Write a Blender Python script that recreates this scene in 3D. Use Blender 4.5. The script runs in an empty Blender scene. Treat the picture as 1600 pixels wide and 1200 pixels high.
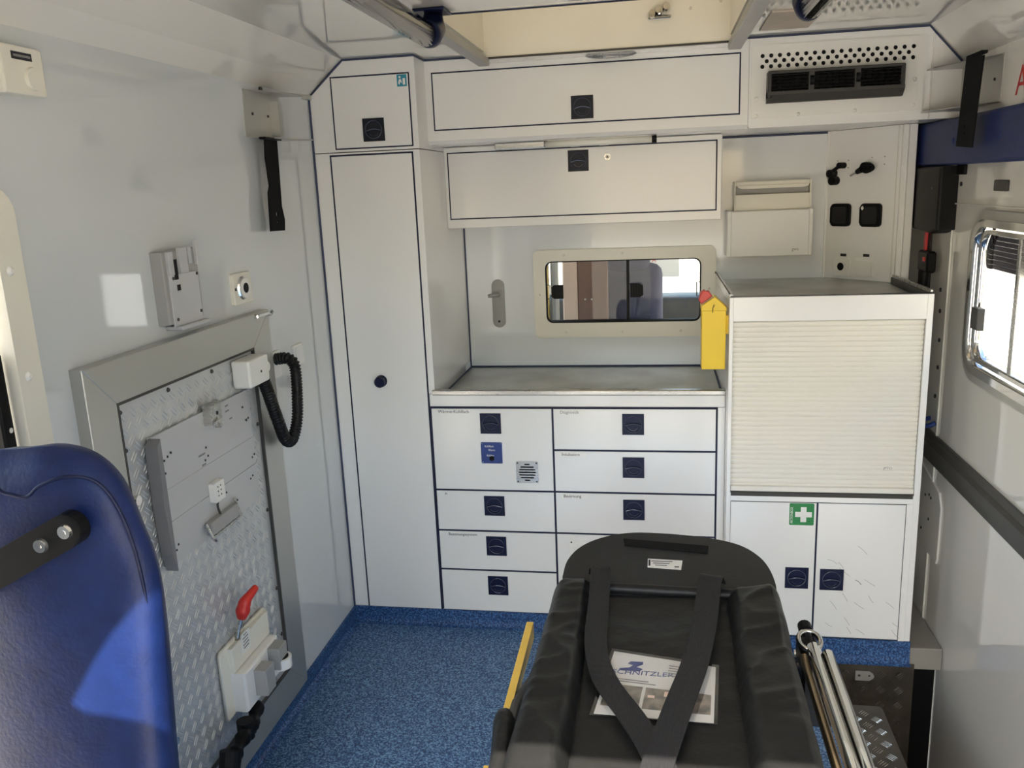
import bpy, bmesh, math, random
from mathutils import Vector, Matrix, noise
R = math.radians
SC = bpy.context.scene
COL = SC.collection
random.seed(4)

# ---------------------------------------------------------------- camera, sky, sun, exposure
cam_d = bpy.data.cameras.new('camera'); cam = bpy.data.objects.new('camera', cam_d); COL.objects.link(cam)
YAW, PITCH, ROLL, FPX = 0.17624611, -0.22811756, -0.04219578, 1319.05
_f = Vector((-math.sin(YAW)*math.cos(PITCH), math.cos(YAW)*math.cos(PITCH), math.sin(PITCH)))
_r = Vector((math.cos(YAW), math.sin(YAW), 0)); _u = _r.cross(_f)
_R = _r*math.cos(ROLL) + _u*math.sin(ROLL); _U = -_r*math.sin(ROLL) + _u*math.cos(ROLL)
cam.matrix_world = Matrix(((_R.x, _U.x, -_f.x, 0), (_R.y, _U.y, -_f.y, -2.8), (_R.z, _U.z, -_f.z, 1.58517), (0, 0, 0, 1)))
cam_d.sensor_fit = 'HORIZONTAL'; cam_d.sensor_width = 36; cam_d.lens = FPX/1600*36
cam_d.clip_start = 0.02; cam_d.clip_end = 200
SC.camera = cam

world = bpy.data.worlds.new('world'); SC.world = world; world.use_nodes = True
wn = world.node_tree.nodes; wl = world.node_tree.links; wn.clear()
sky = wn.new('ShaderNodeTexSky'); sky.sky_type = 'NISHITA'; sky.sun_disc = False
sky.sun_elevation = R(48); sky.sun_rotation = R(200); sky.air_density = 1.3; sky.dust_density = 2.0; sky.ozone_density = 1.0
bg = wn.new('ShaderNodeBackground'); bg.inputs['Strength'].default_value = 0.42
wo = wn.new('ShaderNodeOutputWorld'); wl.new(sky.outputs[0], bg.inputs[0]); wl.new(bg.outputs[0], wo.inputs[0])

sun_d = bpy.data.lights.new('sun', 'SUN'); sun = bpy.data.objects.new('sun', sun_d); COL.objects.link(sun)
sun_d.energy = 13.0; sun_d.angle = R(0.6); sun_d.color = (1.0, 0.93, 0.82)
SUN_DIR = Vector((-0.12, 1.0, -1.30)).normalized()
sun.rotation_euler = SUN_DIR.to_track_quat('-Z', 'Y').to_euler()
sun.location = (0, -6, 6)

def portal(name, loc, rot, sx, sy):
    d = bpy.data.lights.new(name, 'AREA'); d.shape = 'RECTANGLE'; d.size = sx; d.size_y = sy; d.cycles.is_portal = True
    o = bpy.data.objects.new(name, d); COL.objects.link(o); o.location = loc; o.rotation_euler = rot
portal('sky_portal_rear', (0.05, -2.47, 0.9), (R(90), 0, 0), 1.12, 1.8)
SC.view_settings.view_transform = 'Standard'; SC.view_settings.look = 'None'
SC.view_settings.gamma = 1.0; SC.view_settings.use_curve_mapping = False
SC.view_settings.exposure = 1.0
SC.cycles.max_bounces = 12; SC.cycles.diffuse_bounces = 8; SC.cycles.glossy_bounces = 5; SC.cycles.transmission_bounces = 6
SC.cycles.sample_clamp_indirect = 8.0; SC.cycles.use_denoising = True
SC.cycles.caustics_reflective = False; SC.cycles.caustics_refractive = False

# ---------------------------------------------------------------- materials
def mat(name, col, rough=0.4, metal=0.0, var=0.0, vscale=6.0, bump=0.0, bscale=80.0, col2=None, spec=0.5, coat=0.0,
        stretch=None, trans=0.0, alpha=1.0, emit=0.0, rvar=0.0):
    m = bpy.data.materials.new(name); m.use_nodes = True
    nt = m.node_tree; n = nt.nodes; l = nt.links; b = n['Principled BSDF']
    b.inputs['Base Color'].default_value = (*col, 1); b.inputs['Roughness'].default_value = rough
    b.inputs['Metallic'].default_value = metal; b.inputs['Specular IOR Level'].default_value = spec
    b.inputs['Coat Weight'].default_value = coat; b.inputs['Coat Roughness'].default_value = 0.05
    b.inputs['Transmission Weight'].default_value = trans
    if emit:
        b.inputs['Emission Color'].default_value = (*col, 1); b.inputs['Emission Strength'].default_value = emit
    tc = n.new('ShaderNodeTexCoord'); mp = n.new('ShaderNodeMapping'); l.new(tc.outputs['Object'], mp.inputs[0])
    if stretch: mp.inputs['Scale'].default_value = stretch
    nz = n.new('ShaderNodeTexNoise'); nz.inputs['Scale'].default_value = vscale; nz.inputs['Detail'].default_value = 5
    l.new(mp.outputs[0], nz.inputs['Vector'])
    c2 = col2 or tuple(c*(1-var) for c in col)
    if var or col2:
        mx = n.new('ShaderNodeMix'); mx.data_type = 'RGBA'
        rp = n.new('ShaderNodeValToRGB'); rp.color_ramp.elements[0].position = 0.35; rp.color_ramp.elements[1].position = 0.65
        l.new(nz.outputs[0], rp.inputs[0]); l.new(rp.outputs[0], mx.inputs[0])
        mx.inputs[6].default_value = (*col, 1); mx.inputs[7].default_value = (*c2, 1)
        l.new(mx.outputs[2], b.inputs['Base Color'])
    if rvar:
        mr = n.new('ShaderNodeMapRange'); mr.inputs['To Min'].default_value = max(0.02, rough-rvar); mr.inputs['To Max'].default_value = rough+rvar
        l.new(nz.outputs[0], mr.inputs[0]); l.new(mr.outputs[0], b.inputs['Roughness'])
    if bump:
        nb = n.new('ShaderNodeTexNoise'); nb.inputs['Scale'].default_value = bscale; nb.inputs['Detail'].default_value = 4
        l.new(mp.outputs[0], nb.inputs['Vector'])
        bu = n.new('ShaderNodeBump'); bu.inputs['Strength'].default_value = bump; bu.inputs['Distance'].default_value = 0.004
        l.new(nb.outputs[0], bu.inputs['Height']); l.new(bu.outputs[0], b.inputs['Normal'])
    return m

M = {}
M['panel'] = mat('white_wall_panel', (.60, .625, .63), .05, var=.03, vscale=1.5, coat=.5)
M['ceil'] = mat('cream_ceiling_panel', (.68, .66, .61), .06, var=.03, vscale=1.5, coat=.5)
M['back'] = mat('white_bulkhead_panel', (.76, .78, .79), .10, var=.02, vscale=1.5, coat=.4)
M['lam'] = mat('white_laminate', (.79, .785, .765), .20, var=.02, vscale=2, coat=.12)
M['cream'] = mat('cream_plastic', (.76, .73, .63), .35, var=.04)
M['white'] = mat('white_plastic', (.78, .77, .73), .35, var=.03)
M['gasket'] = mat('navy_gasket', (.012, .016, .045), .5, var=.2, spec=.22)
M['caulk'] = mat('blue_grey_caulk', (.05, .065, .12), .5, var=.2, spec=.22)
M['navy'] = mat('navy_plastic', (.006, .010, .040), .35, var=.2, spec=.22)
M['black'] = mat('black_plastic', (.006, .006, .0065), .45, var=.2, spec=.12)
M['latchdark'] = mat('dark_latch_plastic', (.012, .014, .022), .38, var=.2, spec=.22)
M['steel'] = mat('brushed_steel', (.50, .50, .48), .28, metal=1, var=.15, vscale=12, stretch=(.6, 8, 8), rvar=.1)
M['sink'] = mat('worn_steel_worktop', (.60, .60, .57), .36, metal=.8, var=.22, vscale=5, rvar=.14)
M['chrome'] = mat('chrome', (.75, .74, .72), .08, metal=1, var=.05)
M['alu'] = mat('anodised_aluminium', (.50, .50, .47), .38, metal=.75, var=.06, vscale=3)
M['tread'] = mat('aluminium_tread_plate', (.60, .61, .61), .42, metal=.55, var=.10, vscale=9)
M['treaddark'] = mat('dirty_tread_plate', (.13, .115, .095), .40, metal=.85, var=.45, vscale=7)
M['bar'] = mat('worn_bright_tread_bars', (.62, .60, .55), .22, metal=1, var=.35, vscale=14)
M['darkchrome'] = mat('dark_polished_rail', (.20, .20, .21), .10, metal=1, var=.1)
M['flange'] = mat('shaded_grey_flange', (.20, .20, .21), .42, metal=.3, var=.08)  # plate grey darkened: shade on the turned-away flange put into colour
M['glossnavy'] = mat('navy_glint_edge', (.05, .06, .10), .18, spec=.8, var=.2)  # paler than the latch navy: ring glints put into the colour
M['gplate'] = mat('grey_sheet_plate', (.52, .525, .53), .40, metal=.25, var=.06, vscale=4)
M['vinyl'] = mat('black_vinyl', (.013, .013, .0125), .40, var=.25, vscale=9, bump=.25, bscale=55, spec=.20)
M['foam'] = mat('dark_grey_foam_pad', (.026, .026, .025), .55, var=.15, bump=.25, bscale=300, spec=.22)
M['belt'] = mat('black_seat_belt_webbing', (.016, .016, .017), .55, bump=.5, bscale=500, stretch=(1, .1, 1), spec=.22)
M['velcro'] = mat('black_velcro', (.004, .004, .004), .95, bump=.6, bscale=700, spec=.22)
M['seat'] = mat('blue_seat_vinyl', (.005, .015, .075), .42, var=.25, vscale=30, bump=.14, bscale=160, spec=.28)
M['seatpad'] = mat('navy_padded_vinyl', (.018, .030, .115), .45, var=.15, vscale=10, bump=.15, bscale=140, spec=.22)
M['yellow'] = mat('yellow_sharps_plastic', (.88, .60, .02), .38, var=.05)
M['yframe'] = mat('yellow_painted_frame', (.86, .56, .10), .35, var=.1)
M['red'] = mat('red_plastic', (.62, .03, .02), .35, var=.1)
M['green'] = mat('green_sticker', (.01, .20, .05), .4, var=.03)
M['teal'] = mat('teal_sticker', (.02, .25, .36), .4, var=.05)
M['print'] = mat('dark_print', (.03, .03, .035), .6, var=.1, spec=.22)
M['greyprint'] = mat('grey_print', (.22, .22, .21), .6, var=.1)
M['blueprint'] = mat('blue_print', (.012, .04, .20), .5, var=.1)
M['redprint'] = mat('red_print', (.55, .03, .03), .5, var=.05)
M['paper'] = mat('brochure_paper', (.70, .69, .64), .25, var=.06, coat=.5)
M['photo'] = mat('printed_picture', (.05, .05, .045), .3, col2=(.30, .25, .19), vscale=45, coat=.5)
M['rubber'] = mat('black_rubber', (.008, .008, .008), .6, var=.2, spec=.22)
M['hose'] = mat('black_corrugated_hose', (.010, .010, .010), .4, var=.2, spec=.22)
M['brown'] = mat('brown_hard_panel', (.22, .115, .085), .55, var=.1)
M['pink'] = mat('pinkish_panel', (.80, .58, .48), .5, var=.05)
M['cabgrey'] = mat('cab_seat_fabric', (.05, .05, .10), .7, var=.3, bump=.2, bscale=200)
M['concrete'] = mat('sunlit_concrete_yard', (.57, .515, .43), .85, var=.2, vscale=2, bump=.2, bscale=20)
M['render'] = mat('white_rendered_facade', (.85, .84, .80), .8, var=.05, vscale=1, bump=.1, bscale=30)
M['shade'] = mat('purple_grey_window_shade', (.10, .085, .11), .6, var=.15)
M['dgrey'] = mat('dark_grey_plastic', (.060, .058, .053), .42, var=.1, spec=.22)
M['mgrey'] = mat('mid_grey_plastic', (.33, .325, .31), .4, var=.06)
M['slat'] = mat('cream_roller_slat', (.76, .73, .65), .32, var=.03)
M['lens'] = mat('frosted_lamp_lens', (.85, .83, .74), .25, var=.03)
M['clear'] = mat('clear_plastic_lens', (.92, .92, .90), .08, trans=.85, spec=.6)
M['rubberedge'] = mat('worn_black_plastic', (.02, .02, .02), .5, var=.3, spec=.22)

# speckled safety flooring
def floor_mat():
    m = bpy.data.materials.new('blue_speckled_vinyl_floor'); m.use_nodes = True
    n = m.node_tree.nodes; l = m.node_tree.links; b = n['Principled BSDF']
    tc = n.new('ShaderNodeTexCoord')
    a = n.new('ShaderNodeTexNoise'); a.inputs['Scale'].default_value = 190; a.inputs['Detail'].default_value = 2
    l.new(tc.outputs['Object'], a.inputs['Vector'])
    r = n.new('ShaderNodeValToRGB'); e = r.color_ramp.elements
    e[0].position = .36; e[0].color = (.010, .034, .105, 1); e[1].position = .66; e[1].color = (.20, .34, .52, 1)
    k = e.new(.5); k.color = (.045, .120, .255, 1)
    l.new(a.outputs[0], r.inputs[0])
    l.new(r.outputs[0], b.inputs['Base Color'])
    b.inputs['Roughness'].default_value = .48
    bu = n.new('ShaderNodeBump'); bu.inputs['Strength'].default_value = .15; bu.inputs['Distance'].default_value = .001
    l.new(a.outputs[0], bu.inputs['Height']); l.new(bu.outputs[0], b.inputs['Normal'])
    return m
M['floor'] = floor_mat()
M['shaded_kick'] = floor_mat()
for _e in [n for n in M['shaded_kick'].node_tree.nodes if n.type == 'VALTORGB'][0].color_ramp.elements: _e.color = (_e.color[0]*.40, _e.color[1]*.55, _e.color[2]*.75, 1)  # floor vinyl darkened for the baseboards, their shade put into the colours
M['lid'] = bpy.data.materials.new('translucent_hatch_lid'); M['lid'].use_nodes = True
_n = M['lid'].node_tree.nodes; _l = M['lid'].node_tree.links; _n.clear()
_o = _n.new('ShaderNodeOutputMaterial'); _t = _n.new('ShaderNodeBsdfTranslucent'); _d = _n.new('ShaderNodeBsdfDiffuse'); _m = _n.new('ShaderNodeMixShader')
_z = _n.new('ShaderNodeTexNoise'); _z.inputs['Scale'].default_value = 4; _c = _n.new('ShaderNodeMix'); _c.data_type = 'RGBA'
_c.inputs[6].default_value = (.80, .74, .62, 1); _c.inputs[7].default_value = (.74, .68, .56, 1); _l.new(_z.outputs[0], _c.inputs[0])
_l.new(_c.outputs[2], _t.inputs[0]); _l.new(_c.outputs[2], _d.inputs[0]); _m.inputs[0].default_value = .80
_l.new(_t.outputs[0], _m.inputs[1]); _l.new(_d.outputs[0], _m.inputs[2]); _l.new(_m.outputs[0], _o.inputs[0])

def glass_mat(name, col=(1, 1, 1), rough=0.0, mixf=0.1):
    m = bpy.data.materials.new(name); m.use_nodes = True
    n = m.node_tree.nodes; l = m.node_tree.links; n.clear()
    o = n.new('ShaderNodeOutputMaterial'); t = n.new('ShaderNodeBsdfTransparent'); g = n.new('ShaderNodeBsdfGlossy'); mx = n.new('ShaderNodeMixShader')
    nz = n.new('ShaderNodeTexNoise'); nz.inputs['Scale'].default_value = 3
    mr = n.new('ShaderNodeMapRange'); mr.inputs['To Min'].default_value = rough; mr.inputs['To Max'].default_value = rough+.03
    l.new(nz.outputs[0], mr.inputs[0]); l.new(mr.outputs[0], g.inputs['Roughness'])
    t.inputs[0].default_value = (*col, 1); mx.inputs[0].default_value = mixf
    l.new(t.outputs[0], mx.inputs[1]); l.new(g.outputs[0], mx.inputs[2]); l.new(mx.outputs[0], o.inputs[0])
    return m
M['glass'] = glass_mat('window_glass', (.90, .91, .90), 0, .008)
M['sleeve'] = glass_mat('clear_sleeve', (.97, .97, .97), .05, .10)

# ---------------------------------------------------------------- object helpers
WL = {}
def thing(name, label, cat, loc, group=None):
    o = bpy.data.objects.new(name, None); COL.objects.link(o); o.location = loc; o.empty_display_size = .05
    o['label'] = label; o['category'] = cat
    if group: o['group'] = group
    WL[o.name] = Vector(loc); return o
def tag(o, label=None, cat=None, group=None, kind=None):
    if label: o['label'] = label
    if cat: o['category'] = cat
    if group: o['group'] = group
    if kind: o['kind'] = kind
    return o
def link(name, me, loc, parent=None, label=None):
    o = bpy.data.objects.new(name, me); COL.objects.link(o); loc = Vector(loc)
    if parent is not None:
        o.parent = parent; o.location = loc - WL[parent.name]
    else: o.location = loc
    WL[o.name] = loc
    if label: o['label'] = label
    return o
def obj(name, bm, m, parent=None, label=None, smooth=False, kind=None):
    lo = Vector((1e9,)*3); hi = Vector((-1e9,)*3)
    for v in bm.verts:
        for i in range(3): lo[i] = min(lo[i], v.co[i]); hi[i] = max(hi[i], v.co[i])
    c = Vector(((lo.x+hi.x)/2, (lo.y+hi.y)/2, lo.z if parent is None else (lo.z+hi.z)/2))
    bmesh.ops.translate(bm, vec=-c, verts=bm.verts)
    bmesh.ops.recalc_face_normals(bm, faces=bm.faces)
    me = bpy.data.meshes.new(name); bm.to_mesh(me); bm.free()
    for mm in (m if isinstance(m, (list, tuple)) else [m]): me.materials.append(M[mm] if isinstance(mm, str) else mm)
    if smooth:
        for p in me.polygons: p.use_smooth = True
    o = link(name, me, c, parent, label)
    if kind: o['kind'] = kind
    return o
def B(): return bmesh.new()
def box(bm, x0, x1, y0, y1, z0, z1, bev=0.0, seg=1, mi=0):
    r = bmesh.ops.create_cube(bm, size=1)
    bmesh.ops.scale(bm, vec=(abs(x1-x0), abs(y1-y0), abs(z1-z0)), verts=r['verts'])
    bmesh.ops.translate(bm, vec=((x0+x1)/2, (y0+y1)/2, (z0+z1)/2), verts=r['verts'])
    fs = {f for v in r['verts'] for f in v.link_faces}
    if bev:
        es = {e for v in r['verts'] for e in v.link_edges}
        q = bmesh.ops.bevel(bm, geom=list(es), offset=bev, segments=seg, affect='EDGES', profile=.5)
        fs = {f for v in q['verts'] for f in v.link_faces} | {f for f in fs if f.is_valid}
    for f in fs: f.material_index = mi
    return bm
def bx(*a, **k): return box(B(), *a, **k)
# a frame maps (u, v, w) to the world: w is the height above the surface
class Fr:
    def __init__(s, o, u, v, w=None):
        s.o = Vector(o); s.u = Vector(u).normalized(); s.v = Vector(v).normalized(); s.w = Vector(w).normalized() if w else s.u.cross(s.v)
    def __call__(s, a, b, c=0): return s.o + s.u*a + s.v*b + s.w*c
def front(y): return Fr((0, y, 0), (1, 0, 0), (0, 0, 1), (0, -1, 0))
def leftw(x=-1.146): return Fr((x, 0, 0), (0, 1, 0), (0, 0, 1), (1, 0, 0))
def rightw(x=.919): return Fr((x, 0, 0), (0, 1, 0), (0, 0, 1), (-1, 0, 0))
def flat(z): return Fr((0, 0, z), (1, 0, 0), (0, 1, 0), (0, 0, 1))
def rr(a0, a1, b0, b1, r=.01, n=5):
    p = []
    for cx, cy, s in ((a1-r, b0+r, -90), (a1-r, b1-r, 0), (a0+r, b1-r, 90), (a0+r, b0+r, 180)):
        for i in range(n+1):
            t = R(s+90*i/n); p.append((cx+r*math.cos(t), cy+r*math.sin(t)))
    return p
def circ(a, b, r, n=24, ry=None): return [(a+r*math.cos(2*math.pi*i/n), b+(ry or r)*math.sin(2*math.pi*i/n)) for i in range(n)]
def rect(a0, a1, b0, b1): return [(a0, b0), (a1, b0), (a1, b1), (a0, b1)]
def prism(bm, poly, fr, w0, w1, bev=0.0, seg=2, mi=0):
    lo = [bm.verts.new(fr(a, b, w0)) for a, b in poly]; hi = [bm.verts.new(fr(a, b, w1)) for a, b in poly]
    fs = [bm.faces.new(lo[::-1]), bm.faces.new(hi)]
    n = len(poly)
    for i in range(n): fs.append(bm.faces.new((lo[i], lo[(i+1) % n], hi[(i+1) % n], hi[i])))
    for f in fs: f.material_index = mi
    if bev:
        bmesh.ops.bevel(bm, geom=list(fs[1].edges), offset=bev, segments=seg, affect='EDGES', profile=.5)
    return bm
def pr(poly, fr, w0, w1, **k): return prism(B(), poly, fr, w0, w1, **k)
def holed(bm, outer, holes, fr, w0, w1):
    """a plate with real holes, filled by a 2D curve"""
    cu = bpy.data.curves.new('tmp', 'CURVE'); cu.dimensions = '2D'; cu.fill_mode = 'BOTH'; cu.extrude = abs(w1-w0)/2
    for pl in [outer]+holes:
        s = cu.splines.new('POLY'); s.points.add(len(pl)-1); s.use_cyclic_u = True
        for p, (a, b) in zip(s.points, pl): p.co = (a, b, 0, 1)
    o = bpy.data.objects.new('tmp', cu); COL.objects.link(o)
    dg = bpy.context.evaluated_depsgraph_get(); dg.update()
    me = bpy.data.meshes.new_from_object(o.evaluated_get(dg))
    base = len(bm.verts); bm.from_mesh(me); bm.verts.ensure_lookup_table()
    for v in bm.verts[base:]: v.co = fr(v.co.x, v.co.y, (w0+w1)/2+v.co.z)
    bpy.data.objects.remove(o); bpy.data.curves.remove(cu); bpy.data.meshes.remove(me)
    bmesh.ops.remove_doubles(bm, verts=bm.verts[base:], dist=1e-5)
    return bm
def cyl(bm, fr, a, b, r, w0, w1, n=24, r2=None, mi=0):
    r2 = r if r2 is None else r2
    lo = [bm.verts.new(fr(x, y, w0)) for x, y in circ(a, b, r, n)]; hi = [bm.verts.new(fr(x, y, w1)) for x, y in circ(a, b, r2, n)]
    fs = [bm.faces.new(lo[::-1]), bm.faces.new(hi)]+[bm.faces.new((lo[i], lo[(i+1) % n], hi[(i+1) % n], hi[i])) for i in range(n)]
    for f in fs: f.material_index = mi
    return bm
def dots(name, fr, pts, r, w0, w1, m, parent, n=10, r2=None):
    """small round pieces, one object each, sharing a mesh"""
    bm = B(); cyl(bm, Fr((0, 0, 0), fr.u, fr.v, fr.w), 0, 0, r, w0, w1, n, r2); bmesh.ops.recalc_face_normals(bm, faces=bm.faces)
    me = bpy.data.meshes.new(name); bm.to_mesh(me); bm.free(); me.materials.append(M[m])
    return [link(name, me, fr(a, b), parent) for a, b in pts]
def tube(bm, pts, r, n=12, cap=True):
    pts = [Vector(p) for p in pts]; rs = r if isinstance(r, (list, tuple)) else [r]*len(pts); rings = []
    up = Vector((0, 0, 1)); t0 = (pts[1]-pts[0]).normalized()
    if abs(t0.dot(up)) > .9: up = Vector((0, 1, 0))
    nrm = (up - t0*up.dot(t0)).normalized()
    for i, p in enumerate(pts):
        t = (pts[min(i+1, len(pts)-1)]-pts[max(i-1, 0)]).normalized()
        nrm = (nrm - t*nrm.dot(t)).normalized(); bn = t.cross(nrm)
        rings.append([bm.verts.new(p + (nrm*math.cos(2*math.pi*k/n)+bn*math.sin(2*math.pi*k/n))*rs[i]) for k in range(n)])
    for a, b in zip(rings, rings[1:]):
        for k in range(n): bm.faces.new((a[k], a[(k+1) % n], b[(k+1) % n], b[k]))
    if cap: bm.faces.new(rings[0][::-1]); bm.faces.new(rings[-1])
    return bm
def spline(pts, n=8):
    pts = [Vector(p) for p in pts]; q = [pts[0]*2-pts[1]]+pts+[pts[-1]*2-pts[-2]]; out = []
    for i in range(1, len(q)-2):
        a, b, c, d = q[i-1:i+3]
        for k in range(n):
            t = k/n
            out.append(.5*((2*b)+(-a+c)*t+(2*a-5*b+4*c-d)*t*t+(-a+3*b-3*c+d)*t**3))
    return out+[pts[-1]]
def ribbon(bm, pts, width, thick, nrm=(0, 0, 1), wdir=None, n=1):
    pts = [Vector(p) for p in pts]; rows = []
    for i, p in enumerate(pts):
        t = (pts[min(i+1, len(pts)-1)]-pts[max(i-1, 0)]).normalized()
        N = Vector(nrm[i] if isinstance(nrm, list) else nrm); s = Vector(wdir) if wdir else t.cross(N).normalized(); N = s.cross(t).normalized()
        w = width/2
        rows.append([bm.verts.new(p+s*a+N*b) for a, b in ((-w, -thick/2), (w, -thick/2), (w, thick/2), (0, thick*.35), (-w, thick/2))])
    for a, b in zip(rows, rows[1:]):
        for k in range(5): bm.faces.new((a[k], a[(k+1) % 5], b[(k+1) % 5], b[k]))
    bm.faces.new(rows[0][::-1]); bm.faces.new(rows[-1])
    return bm
def textbm(s, size, fr, a, b, w=.0005, th=.0004, align='LEFT', sx=1.0, mirror=False):
    cu = bpy.data.curves.new('tmp', 'FONT'); cu.body = s; cu.size = size; cu.align_x = align; cu.extrude = th/2; cu.resolution_u = 2
    o = bpy.data.objects.new('tmp', cu); COL.objects.link(o)
    dg = bpy.context.evaluated_depsgraph_get(); dg.update()
    me = bpy.data.meshes.new_from_object(o.evaluated_get(dg)); bm = B(); bm.from_mesh(me)
    for v in bm.verts: v.co = fr(a+v.co.x*sx*(-1 if mirror else 1), b+v.co.y, w+v.co.z)
    bpy.data.objects.remove(o); bpy.data.curves.remove(cu); bpy.data.meshes.remove(me)
    return bm
def struct(name, bm, m, **k):
    o = obj(name, bm, m, **k); o['kind'] = 'structure'; return o

XL, XR, ZC, ZW = -1.146, .919, 2.017, 1.905
YB = .592
F0, FU, FM, FR_, FB = front(0), front(.125), front(.326), front(-.11), front(YB)
LW, RW = leftw(), rightw()

# ---------------------------------------------------------------- structure
# floor with stepwell at the sliding door
bm = B()
box(bm, XL-.05, .56, -2.6, YB+.05, -.04, 0)
box(bm, .56, .8165, -.11, YB+.05, -.04, 0)
fl = struct('floor', bm, 'floor')
# coved floor edge
def cove(path_fr, a0, a1, h, t=.012):
    prof = [(0, 0), (.030, 0), (.018, .004), (.010, .012), (t*.7, .022), (t*.7, h), (0, h)]
    bm = B(); rings = []
    for a in (a0, a1): rings.append([bm.verts.new(path_fr(a, z, d)) for d, z in prof])
    n = len(prof)
    for i in range(n): bm.faces.new((rings[0][i], rings[0][(i+1) % n], rings[1][(i+1) % n], rings[1][i]))
    bm.faces.new(rings[0]); bm.faces.new(rings[1][::-1]); return bm
struct('baseboard_left', cove(LW, -2.6, .0, .058), 'shaded_kick')
struct('baseboard_front', cove(F0, XL, .236, .060), 'shaded_kick')
struct('baseboard_right', cove(FR_, .226, .815, .078), 'shaded_kick')
# left wall with the door opening
bm = B()
box(bm, XL-.05, XL, -1.46, YB+.05, 0, ZW); box(bm, XL-.05, XL, -2.6, -1.46, 1.60, ZW); box(bm, XL-.05, XL, -2.6, -2.25, 0, 1.60)
struct('wall_left', bm, 'panel')
# right wall with window opening
WY0, WY1, WZ0, WZ1 = -.80, -.125, 1.012, 1.436
bm = holed(B(), rect(-2.6, YB+.05, -.46, ZW), [rr(WY0, WY1, WZ0, WZ1, .075, 6)], Fr((XR, 0, 0), (0, 1, 0), (0, 0, 1), (1, 0, 0)), 0, .045)
struct('wall_right', bm, 'ceil')
# bulkhead wall towards the cab, with window opening
bm = holed(B(), rect(XL-.05, XR+.05, -.04, ZC+.1), [rr(-.455, .172, 1.037, 1.296, .03, 5)], Fr((0, YB, 0), (1, 0, 0), (0, 0, 1), (0, 1, 0)), 0, .045)
struct('wall_back', bm, 'back')
# ceiling with chamfers and roof-hatch opening
HX0, HX1, HY0, HY1 = -.555, .222, -.585, .045
fy = Fr((0, 0, 0), (1, 0, 0), (0, 0, 1), (0, 1, 0))
bm = B()
for a0, a1, b0, b1 in ((-1.018, .816, -2.6, HY0), (-1.018, .816, HY1, YB+.05), (-1.018, HX0, HY0, HY1), (HX1, .816, HY0, HY1)): box(bm, a0, a1, b0, b1, ZC, ZC+.06)
struct('trim_8', pr([(XL, ZW), (-1.100, 1.951), (-1.060, 1.984), (-1.018, ZC), (-1.05, ZC+.06), (XL-.06, ZW)], fy, -2.6, YB+.05), 'ceil')
struct('trim_9', pr([(.816, ZC), (XR, ZW), (XR+.06, ZW), (.85, ZC+.06)], fy, -2.6, YB+.05), 'ceil')
struct('ceiling', bm, 'ceil')
# rear end of the body (unseen): header, jamb, added left leaf, its opening shaped for the seat's sun patch
bm = holed(B(), [(XL, 0), (-.50, 0), (-.50, 1.78), (.60, 1.78), (.60, 0), (XR, 0), (XR, ZW), (.816, ZC), (-1.018, ZC), (XL, ZW)],
           [[(-.50, 1.895), (-.535, 1.885), (-.556, 1.855), (-.69, 1.635), (-.685, 1.615), (-.66, 1.60), (-.53, 1.60), (-.508, 1.62), (-.50, 1.66)][::-1] if 0 else
            [(-.520, 1.885), (-.545, 1.870), (-.556, 1.850), (-.69, 1.635), (-.685, 1.615), (-.66, 1.600), (-.545, 1.60), (-.520, 1.62)]], fy, -2.49, -2.45)
struct('wall_rear_sun_mask', bm, 'lam')

# caulk joints
def strip(name, pts, w=.006, m='caulk'):
    bm = B(); tube(bm, pts, w/2, 6); return struct(name, bm, m)
strip('trim_1', [(XL+.003, -.002, .055), (XL+.003, -.002, ZW), (-1.018, -.002, ZC-.003), (-.776, -.002, ZC-.003)], .007)
strip('trim_2', [(-.776, -.002, ZC-.003), (-.775, .123, ZC-.003), (.816, .123, ZC-.003), (XR-.003, .123, ZW)], .007)
strip('trim_3', [(-.774, YB-.002, .862), (-.774, YB-.002, 1.45)], .006)
strip('trim_4', [(-.774, YB-.003, .862), (.216, YB-.003, .862)], .007)
strip('trim_5', [(.246, YB-.003, 1.196), (.62, YB-.003, 1.196)], .006)
strip('trim_6', [(.23, YB-.003, 1.736), (.62, YB-.003, 1.736)], .008)
# flush wall seam strips on the right wall
bm = B(); box(bm, XR-.006, XR, .098, .104, -.2, 1.42, .002); box(bm, XR-.006, XR, -.6, .10, 1.478, 1.483, .001)
struct('trim_7', bm, 'ceil')

# ---------------------------------------------------------------- outside
struct('ground', bx(-30, 30, -30, 30, -.75, -.70), 'concrete')
ext = thing('neighbouring_hall', 'white rendered hall wall outside the side window', 'building', (5.2, 0, -.70))
obj('wall', bx(5.2, 5.6, -9, 9, -.70, 4.2), 'render', ext)
obj('roof', bx(5.0, 5.9, -9.2, 9.2, 4.2, 4.35, .02), 'dgrey', ext)
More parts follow.
